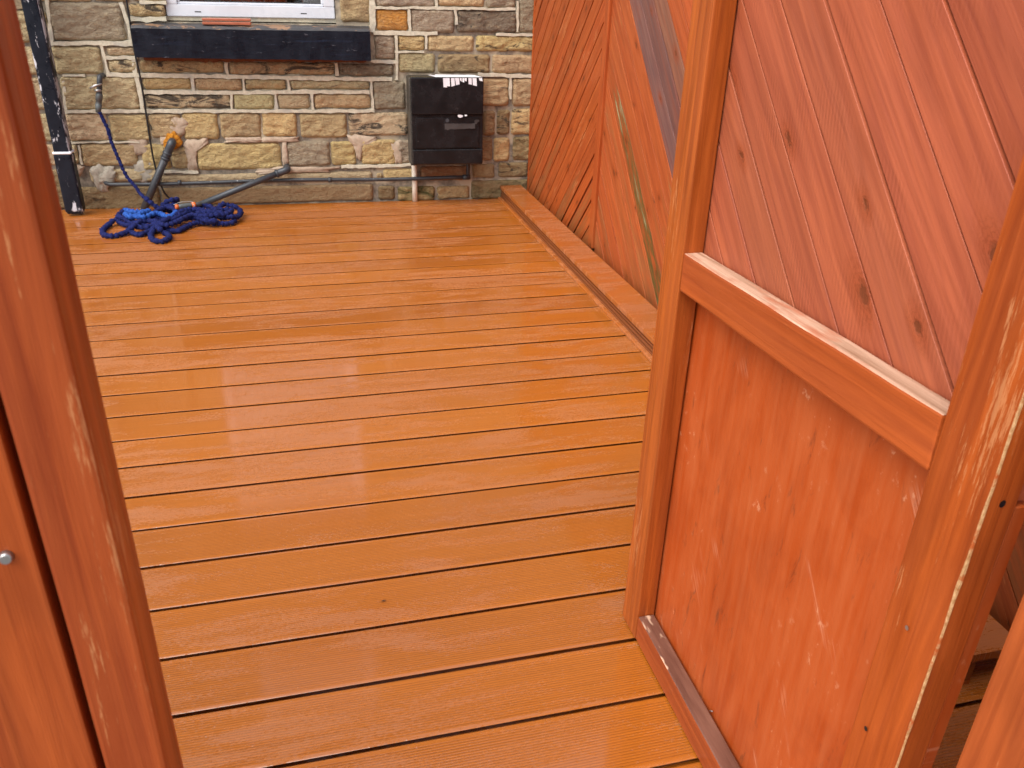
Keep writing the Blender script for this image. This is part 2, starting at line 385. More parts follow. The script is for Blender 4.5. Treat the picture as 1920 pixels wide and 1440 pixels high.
PINK = rough_mat('pink_repair_mortar', (0.38, 0.285, 0.20), (0.56, 0.43, 0.315), 45, bd=0.002)
TANEDGE = rough_mat('tan_worn_edge', (0.34, 0.15, 0.05), (0.60, 0.37, 0.18), 150, bd=0.001, c3=(0.40, 0.09, 0.02), s3=45, t3=0.52)
GREYM = rough_mat('grey_cement', (0.30, 0.265, 0.21), (0.50, 0.44, 0.35), 40, bd=0.003)
FOAM = rough_mat('orange_foam', (0.30, 0.10, 0.01), (0.70, 0.30, 0.03), 60, bd=0.006)
UNDERSILL = rough_mat('dark_brown_under_sill', (0.13, 0.045, 0.02), (0.22, 0.08, 0.03), 25, bd=0.001)
def plain(name, col, rough=0.5, metal=0.0, spec=0.5, bumpd=0.0, bs=60):
    t = NT(name); raw, co = t.obj(); a = t.noise(co, bs, 4, 0.6)
    t.set('Base Color', t.mix(t.rng(a, 0.3, 0.7), tuple(c*0.85 for c in col), tuple(min(1, c*1.12) for c in col)))
    t.set('Roughness', t.rng(a, 0.3, 0.7, max(0.02, rough-0.06), rough+0.08)); t.set('Metallic', metal); t.set('Specular IOR Level', spec)
    if bumpd: t.set('Normal', t.bump(a, bumpd))
    return t.m
def flecked(name, col, fleck, sc=(20, 20, 60), thr=0.68, rough=0.3, amt=0.9, c2=None, thr2=0.62, bumpd=0.001, spec=0.5):
    t = NT(name); raw, co = t.obj()
    a = t.noise(t.map(co, sc), 1.0, 6, 0.72); b = t.noise(co, 14.0, 4, 0.6); c = t.noise(t.map(co, (3, 3, 40)), 1.0, 3, 0.6)
    colr = t.mix(t.rng(b, 0.35, 0.7), col, tuple(min(1, x*1.5+0.002) for x in col))
    if c2: colr = t.mix(t.math('MULTIPLY', t.rng(c, thr2, thr2+0.1), 0.5), colr, c2)
    m = t.math('MULTIPLY', t.rng(a, thr, thr+0.04), amt)
    colr = t.mix(m, colr, fleck)
    t.set('Base Color', colr); t.set('Roughness', t.rng(b, 0.3, 0.7, rough-0.08, rough+0.15)); t.set('Specular IOR Level', spec); t.set('Normal', t.bump(t.math('ADD', b, a), bumpd)); return t.m
BLACKPAINT = flecked('black_gloss_paint_sill', (0.006, 0.008, 0.014), (0.22, 0.22, 0.25), (16, 16, 70), 0.63, 0.3, 0.5, c2=(0.02, 0.03, 0.06), bumpd=0.002, spec=0.18)
SILLTOP = flecked('worn_sill_top', (0.03, 0.028, 0.03), (0.30, 0.16, 0.08), (9, 9, 20), 0.54, 0.5, 0.85, bumpd=0.002)
PIPEPAINT = flecked('black_painted_downpipe', (0.007, 0.009, 0.015), (0.62, 0.62, 0.66), (26, 26, 9), 0.585, 0.3, 0.95, spec=0.2)
PIPEWEAR = flecked('worn_white_downpipe_edge', (0.012, 0.012, 0.016), (0.5, 0.49, 0.52), (22, 22, 6), 0.50, 0.45, 0.8, spec=0.2)
GREYPIPE = flecked('dark_grey_plastic_pipe', (0.035, 0.038, 0.043), (0.55, 0.54, 0.53), (26, 26, 26), 0.625, 0.42, 0.8)
SMOOTHPIPE = plain('black_plastic_pipe', (0.045, 0.05, 0.058), 0.38)
IRON = flecked('painted_gas_pipe', (0.028, 0.03, 0.034), (0.45, 0.46, 0.47), (60, 60, 60), 0.63, 0.35, 0.8)
BOXP = flecked('brown_black_meter_box', (0.0095, 0.009, 0.0100), (0.20, 0.19, 0.19), (10, 10, 40), 0.67, 0.2, 0.6, c2=(0.02, 0.017, 0.017), bumpd=0.0006, spec=0.25)
BOXS = flecked('weathered_meter_box_side', (0.045, 0.038, 0.030), (0.22, 0.2, 0.18), (20, 20, 20), 0.64, 0.45, 0.6)
SCUFF = flecked('scuffed_strip', (0.04, 0.036, 0.035), (0.006, 0.005, 0.005), (9, 20, 60), 0.57, 0.35, 1.0)
PAPER = flecked('torn_white_label', (0.72, 0.72, 0.77), (0.5, 0.42, 0.42), (20, 20, 20), 0.66, 0.6, 0.5)
WHITEP = plain('white_plastic_pipe_paint', (0.74, 0.68, 0.56), 0.32)
UPVC = plain('white_window_frame', (0.74, 0.765, 0.81), 0.28, bs=3)
GASKET = plain('dark_gasket', (0.02, 0.02, 0.022), 0.5)
BLIND = plain('pale_blind', (0.88, 0.87, 0.84), 0.8)
ROOM = plain('dim_room', (0.10, 0.10, 0.095), 0.9)
CABLE = plain('black_cable', (0.008, 0.008, 0.009), 0.45)
NOZ = plain('grey_nozzle_plastic', (0.09, 0.10, 0.10), 0.4)
ORANGE = plain('orange_plastic', (0.75, 0.16, 0.03), 0.4)
WIRE = plain('pale_wire', (0.5, 0.48, 0.45), 0.35, 0.4)
STEEL = plain('dull_steel', (0.45, 0.44, 0.43), 0.35, 0.9)
TURQ = plain('turquoise_cloth', (0.01, 0.42, 0.36), 0.7)
REDPAT = flecked('red_patterned_fabric', (0.40, 0.10, 0.07), (0.65, 0.45, 0.38), (60, 60, 60), 0.52, 0.7, 0.9)
OLIVE = plain('olive_ornament_glaze', (0.16, 0.15, 0.09), 0.4)
PALEB = plain('pale_blue_glaze', (0.52, 0.60, 0.60), 0.4)
TERRA = plain('terracotta_composite', (0.42, 0.12, 0.06), 0.35)
SLATE = rough_mat('roof_slate', (0.05, 0.05, 0.055), (0.11, 0.11, 0.12), 12)
SOIL_GAPSHADE = rough_mat('dark_damp_ground_and_gap_shade', (0.018, 0.012, 0.009), (0.045, 0.03, 0.022), 10)  # ground and joists; also the added dark sheets that shade plank gaps
PAVE = rough_mat('pavement_surface', (0.12, 0.115, 0.11), (0.2, 0.19, 0.18), 8)
def hose_mat(name, c1, c2):
    t = NT(name); raw, co = t.obj(); wp = t.world()
    a = t.noise(wp, 160, 3, 0.6); b = t.noise(wp, 900, 2, 0.6)
    t.set('Base Color', t.mix(t.rng(a, 0.3, 0.7), c1, c2)); t.set('Roughness', 0.75); t.set('Specular IOR Level', 0.3)
    t.set('Normal', t.bump(t.math('ADD', a, b), 0.003)); return t.m
HOSE = hose_mat('navy_blue_hose_fabric', (0.002, 0.004, 0.045), (0.009, 0.019, 0.155))
HOSEB = hose_mat('bright_blue_hose_fabric', (0.010, 0.05, 0.30), (0.035, 0.15, 0.56))
def glass_mat():
    t = NT('window_glass')
    for n in list(t.n):
        if n.type == 'BSDF_PRINCIPLED': t.n.remove(n)
    out = [n for n in t.n if n.type == 'OUTPUT_MATERIAL'][0]
    tr = t.node('BsdfTransparent'); gl = t.node('BsdfGlossy'); gl.inputs['Roughness'].default_value = 0.01
    fr = t.node('Fresnel'); fr.inputs[0].default_value = 1.5
    mx = t.node('MixShader'); f2 = t.math('MULTIPLY', fr.outputs[0], 7.0, clamp=True)
    t.l.new(f2, mx.inputs[0]); t.l.new(tr.outputs[0], mx.inputs[1]); t.l.new(gl.outputs[0], mx.inputs[2]); t.l.new(mx.outputs[0], out.inputs[0]); return t.m
GLASS = glass_mat()
# ---------------------------------------------------------------- ground
bm = bmesh.new(); bmesh.ops.create_grid(bm, x_segments=4, y_segments=4, size=150)
tag(put('ground', bm, PAVE, None, Matrix.Translation((0, 0, -0.125))), kind='structure')
bm = bmesh.new(); bm_box(bm, (-0.45, 2.66, -0.11), (3.7, 4.3, 0.02))
tag(put('soil_bed', bm, SOIL_GAPSHADE), kind='structure')
# ---------------------------------------------------------------- deck
deck = empty('deck', (0, 2.5, -0.03)); tag(deck, kind='structure')
DX0, DX1 = -2.3, 1.318
def board_mesh(width, y_seg=22):
    h2 = width/2
    # side slots for hidden clips: a thin lip above an undercut
    prof = [(-h2+0.001, -0.023), (-h2+0.001, -0.018), (-h2+0.010, -0.018), (-h2+0.010, -0.0030), (-h2+0.0008, -0.0022), (-h2, -0.0014), (-h2+0.0012, -0.0007), (-h2+0.0042, -0.0003), (-h2+0.0095, 0.0)]
    land = 0.0098; n = y_seg; gw = (width-2*land)/n
    for i in range(n):
        y = -width/2+land+gw*i
        for f, d in ((0.0, 0), (0.26, -0.00015), (0.5, -0.00065), (0.74, -0.00015)):
            prof.append((y+gw*f, d))
    prof += [(h2-land, 0.0), (h2-0.0040, -0.0002), (h2-0.0012, -0.0008), (h2, -0.0018), (h2-0.0008, -0.0026), (h2-0.010, -0.0030), (h2-0.010, -0.018), (h2-0.001, -0.018), (h2-0.001, -0.023)]
    bm = bmesh.new()
    a = [bm.verts.new((DX0, y, z)) for y, z in prof]; b = [bm.verts.new((DX1, y, z)) for y, z in prof]
    for i in range(len(prof)-1):
        f = bm.faces.new((a[i+1], a[i], b[i], b[i+1])); f.smooth = True
    bm.faces.new((a[0], a[-1], b[-1], b[0])); bm.faces.new(a); bm.faces.new(b[::-1])
    bmesh.ops.recalc_face_normals(bm, faces=bm.faces)
    for e in bm.edges:
        if len(e.link_faces) == 2 and e.calc_face_angle(0) > 0.9: e.smooth = False
    return bm
Y0 = 4.63876
proto = put('board', board_mesh(0.1422), DECK, deck, Matrix.Translation((0, Y0-0.075, 0)))
for k in range(1, 32):
    o = proto.copy(); COL.objects.link(o); o.parent = deck
    o.location = (0, Y0-0.075-0.15*k-2.5, 0.03+random.uniform(-0.0006, 0.0006)); o.rotation_quaternion = Matrix.Rotation(random.uniform(-0.0006, 0.0006), 3, 'Z').to_quaternion()
# last board, cut to the line of the house wall
bm = bmesh.new()
q = [(DX0, Y0+0.003), (DX1, Y0+0.003), (DX1, wall_y(DX1)-0.004), (DX0, wall_y(DX0)-0.004)]
vt = [bm.verts.new((x, y, 0.0005)) for x, y in q]; vb = [bm.verts.new((x, y, -0.023)) for x, y in q]
bm.faces.new(vt); bm.faces.new(vb[::-1])
for i in range(4): bm.faces.new((vt[i], vb[i], vb[(i+1) % 4], vt[(i+1) % 4]))
bmesh.ops.recalc_face_normals(bm, faces=bm.faces); bev(bm, 0.0025, 2)
put('board', bm, DECK, deck)
for jx in (-1.9, -1.5, -1.1, -0.7, -0.3, 0.1, 0.5, 0.9, 1.25):
    bm = bmesh.new(); bm_box(bm, (jx, 2.35, -0.062), (0.045, 4.8, 0.074)); put('joist', bm, SOIL_GAPSHADE, deck)
# ---------------------------------------------------------------- house
house = empty('stone_house', (0, wall_y(0), 0))
tag(house, 'tan sandstone house wall with black window sill and white window behind the deck', 'house')
HX0, HX1, HZ = -3.2, 3.0, 4.55
WIN = (-0.565, 0.272, 0.935, 2.15)       # x0,x1,z0,z1 of the opening
WIN2 = (-0.58, 0.26, 3.35, 4.25)
WDIR = Vector((1, WALL_K, 0)).normalized(); WN = Vector((WDIR.y, -WDIR.x, 0))   # outward (-Y)
def wp_(x, z, off=0.0): return Vector((x, wall_y(x), z)) + WN*off
def wall_prism(bm, poly, o0, o1):
    a = [bm.verts.new(wp_(x, z, o1)) for x, z in poly]; b = [bm.verts.new(wp_(x, z, o0)) for x, z in poly]
    bm.faces.new(a); bm.faces.new(b[::-1])
    for i in range(len(poly)):
        j = (i+1) % len(poly); bm.faces.new((a[i], b[i], b[j], a[j]))
def rect(x0, z0, x1, z1): return [(x0, z0), (x1, z0), (x1, z1), (x0, z1)]
# wall body built round the two openings
bm = bmesh.new()
xs = sorted([HX0, HX1, WIN[0], WIN[1], WIN2[0], WIN2[1]]); 
def slab(x0, z0, x1, z1):
    wall_prism(bm, rect(x0, z0, x1, z1), -0.30, -0.009)
slab(HX0, -0.13, WIN[0], WIN[3]); slab(WIN[1], -0.13, HX1, WIN[3]); slab(WIN[0], -0.13, WIN[1], WIN[2])
slab(HX0, WIN[3], HX1, WIN2[2]); slab(HX0, WIN2[2], WIN2[0], WIN2[3]); slab(WIN2[1], WIN2[2], HX1, WIN2[3]); slab(HX0, WIN2[3], HX1, HZ)
bmesh.ops.recalc_face_normals(bm, faces=bm.faces)
put('wall', bm, MORTAR, house)
# side and rear walls, roof
bm = bmesh.new()
for x in (HX0+0.15, HX1-0.15): bm_box(bm, (x, 7.2, 2.2), (0.3, 4.1, 4.66))
bm_box(bm, (-0.1, 9.3, 2.2), (6.2, 0.2, 4.66))
put('wall', bm, MORTAR, house)
bm = bmesh.new()
zr = HZ+0.02
v = [(HX0-0.1, 4.62, zr), (HX1+0.1, 4.62, zr), (HX1+0.1, 7.0, zr+1.7), (HX0-0.1, 7.0, zr+1.7), (HX0-0.1, 9.5, zr), (HX1+0.1, 9.5, zr)]
V = [bm.verts.new(p) for p in v]; W_ = [bm.verts.new((p[0], p[1], p[2]+0.06)) for p in v]
for S_ in ((0, 1, 2, 3), (3, 2, 5, 4)):
    bm.faces.new([V[i] for i in S_][::-1]); bm.faces.new([W_[i] for i in S_])
for i, j in ((0, 1), (1, 2), (2, 5), (5, 4), (4, 3), (3, 0)): bm.faces.new((V[i], V[j], W_[j], W_[i]))
bmesh.ops.recalc_face_normals(bm, faces=bm.faces)
put('roof', bm, SLATE, house)
bm = bmesh.new(); tube(bm, [(HX0, 4.66, HZ-0.03), (HX1, 4.66, HZ-0.03)], 0.055, 10); put('gutter', bm, CABLE, house)
# --- stones traced from the photograph (pixel left, right, top, bottom)
TAN = (0.40, 0.285, 0.155); YEL = (0.44, 0.315, 0.15); BUFF = (0.42, 0.325, 0.20); GRY = (0.27, 0.215, 0.16); BRN = (0.25, 0.17, 0.09); ORN = (0.36, 0.155, 0.035); DRK = (0.17, 0.135, 0.10); RED = (0.22, 0.095, 0.045); GRN = (0.37, 0.315, 0.17)
STN = [
 (94,232,5,76,GRY,.1),(100,190,87,138,BUFF,.15),(199,253,88,104,BUFF,.1),(203,259,112,136,BUFF,.35),(243,309,7,31,TAN,.45),
 (117,259,144,205,BUFF,.05),(123,203,213,264,BUFF,.05),(207,280,215,264,TAN,.1),(133,146,270,306,BUFF,0),(153,257,270,311,TAN,.05),(266,318,270,318,YEL,.1),(321,352,276,316,TAN,.3),
 (168,300,317,341,BUFF,.05),(150,300,350,393,BRN,.3),
 (262,419,113,136,TAN,.4),(430,627,117,140,TAN,.55),(636,738,120,142,DRK,.3),
 (268,357,146,167,YEL,0),(366,453,147,169,TAN,0),(459,535,149,168,TAN,.6),(545,692,151,167,BUFF,.15),
 (273,432,177,203,BUFF,.75),(438,513,176,205,GRN,0),(521,580,177,204,BUFF,0),(589,695,177,203,TAN,.05),(701,760,152,205,GRY,0),
 (281,340,214,258,TAN,.3),(343,409,212,261,YEL,0),(413,489,212,258,TAN,.05),(492,556,211,256,YEL,0),(563,650,213,258,TAN,.05),(654,764,211,254,BUFF,.5),
 (369,527,269,318,YEL,0),(538,618,264,311,GRY,.1),(621,667,265,309,YEL,.05),(677,742,262,308,YEL,.1),(747,800,262,306,GRY,.3),
 (303,698,325,342,BUFF,.1),(706,717,325,339,TAN,.1),(719,780,317,338,YEL,.1),
 (303,700,349,381,(0.30,.215,.115),.15),(709,740,349,375,BRN,.1),(746,815,350,377,YEL,.1),(820,880,349,373,YEL,.1),(884,990,338,372,BRN,.35),
 (788,878,312,338,RED,.1),(886,927,307,333,BRN,.2),(935,990,305,332,BRN,.3),
 (806,860,262,306,BRN,.2),(866,923,258,301,BRN,.15),(926,955,258,302,YEL,.15),(962,998,256,300,BRN,.2),
 (764,820,211,254,GRY,.2),(826,900,211,254,BRN,.2),(906,928,208,254,BRN,.15),(932,955,206,252,BRN,.4),(959,998,204,252,YEL,.35),
 (765,830,152,205,GRY,.1),(836,890,149,202,TAN,.1),(897,954,147,198,TAN,.3),(961,1002,147,199,TAN,.15),
 (705,816,-28,13,GRY,.1),(822,908,-28,12,TAN,.3),(912,967,-20,15,GRY,0),(973,1004,-10,61,GRY,.15),
 (706,765,18,57,ORN,.25),(770,851,18,61,GRY,.1),(857,969,20,61,DRK,.35),
 (703,740,66,111,GRY,.15),(746,796,67,94,YEL,.25),(802,888,67,96,TAN,.05),(893,1002,67,96,YEL,.3),
 (748,816,100,136,GRN,.1),(821,918,102,137,BRN,.25),(923,1002,103,137,TAN,.1),
 (637,694,-40,41,TAN,.1),(243,307,-60,2,BUFF,.1),(170,238,-60,2,BUFF,.1),(60,166,-60,2,BUFF,.1),
 (30,90,20,80,BUFF,.2),(40,96,88,140,BUFF,.1),(60,110,146,206,BUFF,.1),(70,119,213,264,BUFF,.1),(80,128,270,310,BUFF,.1),(90,145,318,392,BRN,.2),
]
def stone_bm(w, h, seed, rough=0.010):
    nx = max(6, int(w/0.0105)); nz = max(5, int(h/0.0095))
    bm = bmesh.new(); G = []
    def edge(v, n, L):
        d = min(v, n-v)/n*L; r = min(0.009, L*0.2)
        return 0 if d >= r else (1-math.sqrt(max(0, 1-(1-d/r)**2)))
    for i in range(nx+1):
        row = []
        for j in range(nz+1):
            x = (i/nx-0.5)*w; z = (j/nz-0.5)*h
            e = max(edge(i, nx, w), edge(j, nz, h))
            nn = mnoise.fractal(Vector((x*24, seed*3.7, z*44)), 0.75, 2.1, 5)
            n2 = mnoise.noise(Vector((x*6, seed*9.1, z*9)))
            d = 0.004+rough*0.70*nn+0.006*n2 - e*0.011
            jx = 0.004*mnoise.noise(Vector((z*22, seed, 1.1)))*(1 if i in (0, nx) else 0.3); jz = 0.0035*mnoise.noise(Vector((x*16, seed, 5.2)))*(1 if j in (0, nz) else 0.3)
            cut = 1.0
            if i in (0, nx) and j in (0, nz): jx += (0.006 if i == 0 else -0.006); jz += (0.005 if j == 0 else -0.005)
            row.append(bm.verts.new((x+jx, -d, z+jz)))
        G.append(row)
    for i in range(nx):
        for j in range(nz):
            f = bm.faces.new((G[i][j], G[i+1][j], G[i+1][j+1], G[i][j+1])); f.smooth = True
    # returns to the mortar
    loop = [G[i][0] for i in range(nx+1)]+[G[nx][j] for j in range(1, nz+1)]+[G[i][nz] for i in range(nx-1, -1, -1)]+[G[0][j] for j in range(nz-1, 0, -1)]
    back = [bm.verts.new((v.co.x, 0.045, v.co.z)) for v in loop]
    for i in range(len(loop)):
        j = (i+1) % len(loop); bm.faces.new((loop[j], loop[i], back[i], back[j]))
    return bm
WROT = Matrix.Rotation(math.atan(WALL_K), 4, 'Z')
SR = []
for i, (xl, xr, yt, yb, c, stn) in enumerate(STN):
    xm, ym = (xl+xr)/2, (yt+yb)/2
    L = on_wall(xl, ym); R_ = on_wall(xr, ym); T = on_wall(xm, yt); B = on_wall(xm, yb)
    x0, x1, z0, z1 = L.x, R_.x, B.z, T.z
    SR.append((x0, x1, z0, z1))
    random.seed(100+i)
    flat = (c == GRN or i in (37, 40))
    bm = stone_bm(x1-x0, z1-z0, i*1.7+3, 0.006 if flat else random.uniform(0.009, 0.015))
    f = random.uniform(0.85, 1.15); g = random.uniform(0.95, 1.05)
    o = put('stone', bm, STONE, house, Matrix.Translation(wp_((x0+x1)/2, (z0+z1)/2, 0.002)) @ WROT, (c[0]*f*1.52, c[1]*f*g*1.50, c[2]*f*1.42))
    o['stain'] = stn; o['moss'] = 0.9 if i == 42 else (0.5 if i in (44, 51) else 0.0)
    if c == ORN: o['label'] = 'rust orange block of sandstone'
# stones outside the photograph, joined
rs = random.Random(5); bm = bmesh.new()
BLOCK = [(wv[0]-0.006, wv[1]+0.006, wv[2]-0.0, wv[3]) for wv in (WIN, WIN2)] + [(wv[0]-0.155, wv[1]+0.155, wv[3]-.001, wv[3]+0.168) for wv in (WIN, WIN2)] + [(WIN2[0]-.155, WIN2[1]+.155, WIN2[2]-.168, WIN2[2]), (-.73, .45, .76, .945)]
BLOCK += [(a_, b_, c_, d_) for a_, b_, c_, d_ in SR]
z = 0.0
while z < HZ-0.1:
    h = rs.choice((0.11, 0.14, 0.16)) if z > 1.05 or z < .9 else 0.12
    cuts = sorted((q_[0], q_[1]) for q_ in BLOCK if q_[3] > z+.022 and q_[2] < z+h-.022)
    free = []; x = HX0
    for c0, c1 in cuts:
        if c0 > x+.03: free.append((x, c0))
        x = max(x, c1)
    if x < HX1-.03: free.append((x, HX1))
    for f0, f1 in free:
        if -1.30 < f0 and f1 < 1.33 and z < 1.02 and f1-f0 < .12: continue
        x = f0
        while x < f1-.03:
            L = rs.uniform(0.18, 0.42); x1 = min(x+L, f1)
            if f1-x1 < .09: x1 = f1
            X0, X1, Z0, Z1 = x+0.007, x1-0.007, z+0.007, z+h-0.007
            for q_ in BLOCK:                          # trim against the neighbours above and below
                if q_[0] < X1 and q_[1] > X0 and q_[3] > Z0 and q_[2] < Z1:
                    if q_[2] > (Z0+Z1)/2: Z1 = q_[2]-.008
                    elif q_[3] < (Z0+Z1)/2: Z0 = q_[3]+.008
            if X1-X0 > .02 and Z1-Z0 > .025:
                m = bm_box(bm, (0, 0, 0), (X1-X0, 0.03, Z1-Z0)); d = rs.uniform(-0.003, 0.006)
                for v_ in m: v_.co = (Matrix.Translation(wp_((X0+X1)/2, (Z0+Z1)/2, d-0.012)) @ WROT) @ v_.co
            x = x1
    z += h
so = put('stones', bm, STONE, house, None, BUFF); so['kind'] = 'stuff'; so['stain'] = 0.1; so['moss'] = 0.0
# lintels and upper sill
for wv in (WIN, WIN2):
    bm = bmesh.new(); wall_prism(bm, rect(wv[0]-0.15, wv[3]+0.003, wv[1]+0.15, wv[3]+0.16), -0.1, 0.012)
    bmesh.ops.recalc_face_normals(bm, faces=bm.faces); bev(bm, 0.004, 1); put('lintel', bm, BLACKPAINT, house)
bm = bmesh.new(); wall_prism(bm, rect(WIN2[0]-0.15, WIN2[2]-0.16, WIN2[1]+0.15, WIN2[2]-0.003), -0.1, 0.11)
bmesh.ops.recalc_face_normals(bm, faces=bm.faces); bev(bm, 0.004, 1); put('window_sill', bm, BLACKPAINT, house)
# window sill: black painted stone, worn along its top
bm = bmesh.new(); n = 44
sx0, sx1, sz0, sz1 = -0.716, 0.437, 0.778, 0.924
rings = []
for i in range(n+1):
    x = sx0+(sx1-sx0)*i/n; jj = lambda s, a: a*mnoise.fractal(Vector((x*14, s, 0)), 1, 2, 3)
    rings.append([bm.verts.new(wp_(x, sz0+jj(1, .003)-0.008*(i/n), 0.112+jj(2, .003))), bm.verts.new(wp_(x, sz1-0.012+jj(3, .002), 0.116+jj(4, .003))), bm.verts.new(wp_(x, sz1+jj(5, .004), 0.102+jj(6, .006))), bm.verts.new(wp_(x, sz1+0.010+jj(7, .002), -0.09)), bm.verts.new(wp_(x, sz0, -0.09))])
for i in range(n):
    for k in range(5):
        f = bm.faces.new((rings[i][k], rings[i+1][k], rings[i+1][(k+1) % 5], rings[i][(k+1) % 5])); f.material_index = 1 if k in (1, 2) else 0
bm.faces.new(rings[0]); bm.faces.new(rings[n][::-1]); bmesh.ops.recalc_face_normals(bm, faces=bm.faces)
put('window_sill', bm, [BLACKPAINT, SILLTOP], house)
# ragged dark brown strip under the sill
bm = bmesh.new(); n = 60
top = [wp_(sx0+0.02+(sx1-sx0-0.04)*i/n, sz0-0.004, 0.017) for i in range(n+1)]
a = [bm.verts.new(p) for p in top]; b = [bm.verts.new(p+Vector((0, 0, -0.018-0.016*abs(mnoise.fractal(Vector((i*0.35, 2, 7)), 1, 2, 3))))) for i, p in enumerate(top)]
for i in range(n): bm.faces.new((a[i], b[i], b[i+1], a[i+1]))
a2 = [bm.verts.new(v_.co-WN*0.02) for v_ in b]
for i in range(n): bm.faces.new((b[i], a2[i], a2[i+1], b[i+1]))
put('under_sill_strip', bm, UNDERSILL, house)
# ribbon pointing (proud pale mortar strips), traced along the joints
def ribbon(bm, pts, hw, proud=0.009, seed=0):
    P = []
    for (x, y) in pts: P.append(on_wall(x, y, 0))
    out = []
    for i in range(len(P)-1):
        n = max(2, int((P[i+1]-P[i]).length/0.018))
        for k in range(n): out.append(P[i].lerp(P[i+1], k/n))
    out.append(P[-1])
    R = []
    for i, p in enumerate(out):
        t = (out[min(i+1, len(out)-1)]-out[max(i-1, 0)]).normalized(); u = WN.cross(t).normalized()
        j1 = 0.006*mnoise.fractal(Vector((p.x*22, p.z*22, seed)), 1, 2, 3); j2 = 0.006*mnoise.fractal(Vector((p.x*22, p.z*22, seed+9)), 1, 2, 3)
        pr = proud+0.002*mnoise.noise(Vector((p.x*30, p.z*30, 3)))
        R.append([bm.verts.new(p+u*(hw+j1)-WN*0.014), bm.verts.new(p+u*(hw-0.0012+j1)+WN*pr), bm.verts.new(p-u*(hw-0.0012+j2)+WN*pr), bm.verts.new(p-u*(hw+j2)-WN*0.014)])
    for i in range(len(R)-1):
        for k in range(3): bm.faces.new((R[i][k], R[i][k+1], R[i+1][k+1], R[i+1][k]))
    bm.faces.new(R[0]); bm.faces.new(R[-1][::-1])
    bmesh.ops.recalc_face_normals(bm, faces=bm.faces)
bm = bmesh.new()
H_ = [([(200,140),(262,141),(420,143),(560,146),(735,149)],.011),([(262,172),(430,174),(560,172),(693,173)],.010),([(122,209),(262,208),(420,208),(560,208),(702,208)],.009),
 ([(96,82),(170,81),(250,82)],.010),([(700,62),(770,62),(820,63)],.011),([(700,15),(820,15),(966,18)],.007),([(199,108),(258,108)],.009),([(118,141),(160,141)],.006),([(695,115),(744,116)],.008),
 ([(130,267),(200,266),(262,267)],.005),([(896,140),(1000,143)],.010),([(740,97),(795,98)],.005),([(930,64),(1000,66)],.007),([(262,4),(312,5)],.008),([(640,312),(700,312),(770,308)],.009),([(305,322),(372,322)],.007),([(243,36),(312,36)],.012)]
for i, (p, hw) in enumerate(H_): ribbon(bm, p, hw, 0.009, i*3.1)
V_ = [([(250,110),(255,140),(263,175),(268,208)],.011),([(226,4),(240,40),(247,82)],.012),([(190,84),(197,112),(203,138)],.008),([(361,145),(363,170)],.008),([(456,147),(458,170)],.007),([(540,149),(542,170)],.008),([(433,176),(435,206)],.008),([(517,176),(518,206)],.008),([(584,176),(587,206)],.008),([(696,150),(699,207)],.008),
 ([(423,117),(427,140)],.009),([(631,118),(633,142)],.008),([(698,-5),(698,60)],.016),([(767,17),(768,60)],.007),([(853,18),(856,46)],.008),([(970,2),(970,60)],.008),([(743,66),(744,150)],.008),([(799,66),(799,92)],.007),([(818,-10),(819,13)],.007),([(957,146),(957,186)],.008),([(149,272),(153,308)],.006),([(120,148),(123,205)],.009),([(88,0),(98,80)],.009)]
for i, (p, hw) in enumerate(V_): ribbon(bm, p, hw, 0.0078, 50+i*2.3)
put('ribbon_pointing', bm, POINT, house)
def blob(bm, poly, proud=0.007, off=0.0):
    """irregular mortar patch: pixel outline on the wall, domed a little"""
    P = [on_wall(x, y) for x, y in poly]; c = sum(P, Vector())/len(P)
    D = []
    for i in range(len(P)):
        a, b = P[i], P[(i+1) % len(P)]
        for k in range(7):
            q = a.lerp(b, k/7); d = (q-c); j = 1+0.2*mnoise.fractal(q*34, .8, 2, 4); D.append(c+d*j)
    o_ = [bm.verts.new(p-WN*0.012) for p in D]; m_ = [bm.verts.new(p+WN*(proud*0.7+off)) for p in D]; i_ = [bm.verts.new(c.lerp(p, 0.6)+WN*(proud+off+0.006*mnoise.noise(p*60))) for p in D]; cv = bm.verts.new(c+WN*(proud+off+0.002))
    n = len(D)
    for k in range(n):
        l = (k+1) % n
        bm.faces.new((o_[k], o_[l], m_[l], m_[k])); bm.faces.new((m_[k], m_[l], i_[l], i_[k])); bm.faces.new((i_[k], i_[l], cv))
    bmesh.ops.recalc_face_normals(bm, faces=bm.faces)
PATCHES = [([(322,219),(341,220),(354,232),(346,250),(330,262),(318,250)], .007), ([(352,262),(386,260),(389,270),(370,276),(368,300),(372,318),(354,320),(348,290),(344,272)], .006),
 ([(420,258),(486,257),(490,262),(488,267),(420,267)], .010), ([(492,257),(558,257),(559,265),(494,266)], .010), ([(529,266),(537,265),(541,305),(532,316),(529,300)], .010), ([(480,318),(530,312),(600,314),(640,312),(610,322),(540,324),(484,326)], .008),
 ([(650,252),(705,256),(702,268),(682,272),(676,300),(668,300),(666,280),(655,262)], .008), ([(731,266),(752,262),(754,306),(742,306),(738,290)], .006), ([(240,256),(276,262),(278,290),(256,292),(240,276)], .004), ([(136,306),(160,312),(150,330),(138,326)], .009),([(300,255),(318,258),(316,270),(302,272)], .01)]
for pl, pr in PATCHES:
    bm = bmesh.new(); blob(bm, pl, pr); put('mortar_patch', bm, PINK, house, smooth=True)
for pl, pr in [([(168,316),(186,306),(214,312),(218,330),(198,345),(204,356),(196,362),(182,352)], .012), ([(186,326),(206,314),(218,322),(216,340),(202,350),(188,340)], .03), ([(250,306),(288,300),(292,330),(270,345),(256,338)], .004)]:
    bm = bmesh.new(); blob(bm, pl, pr); put('mortar_patch', bm, GREYM, house, smooth=True)
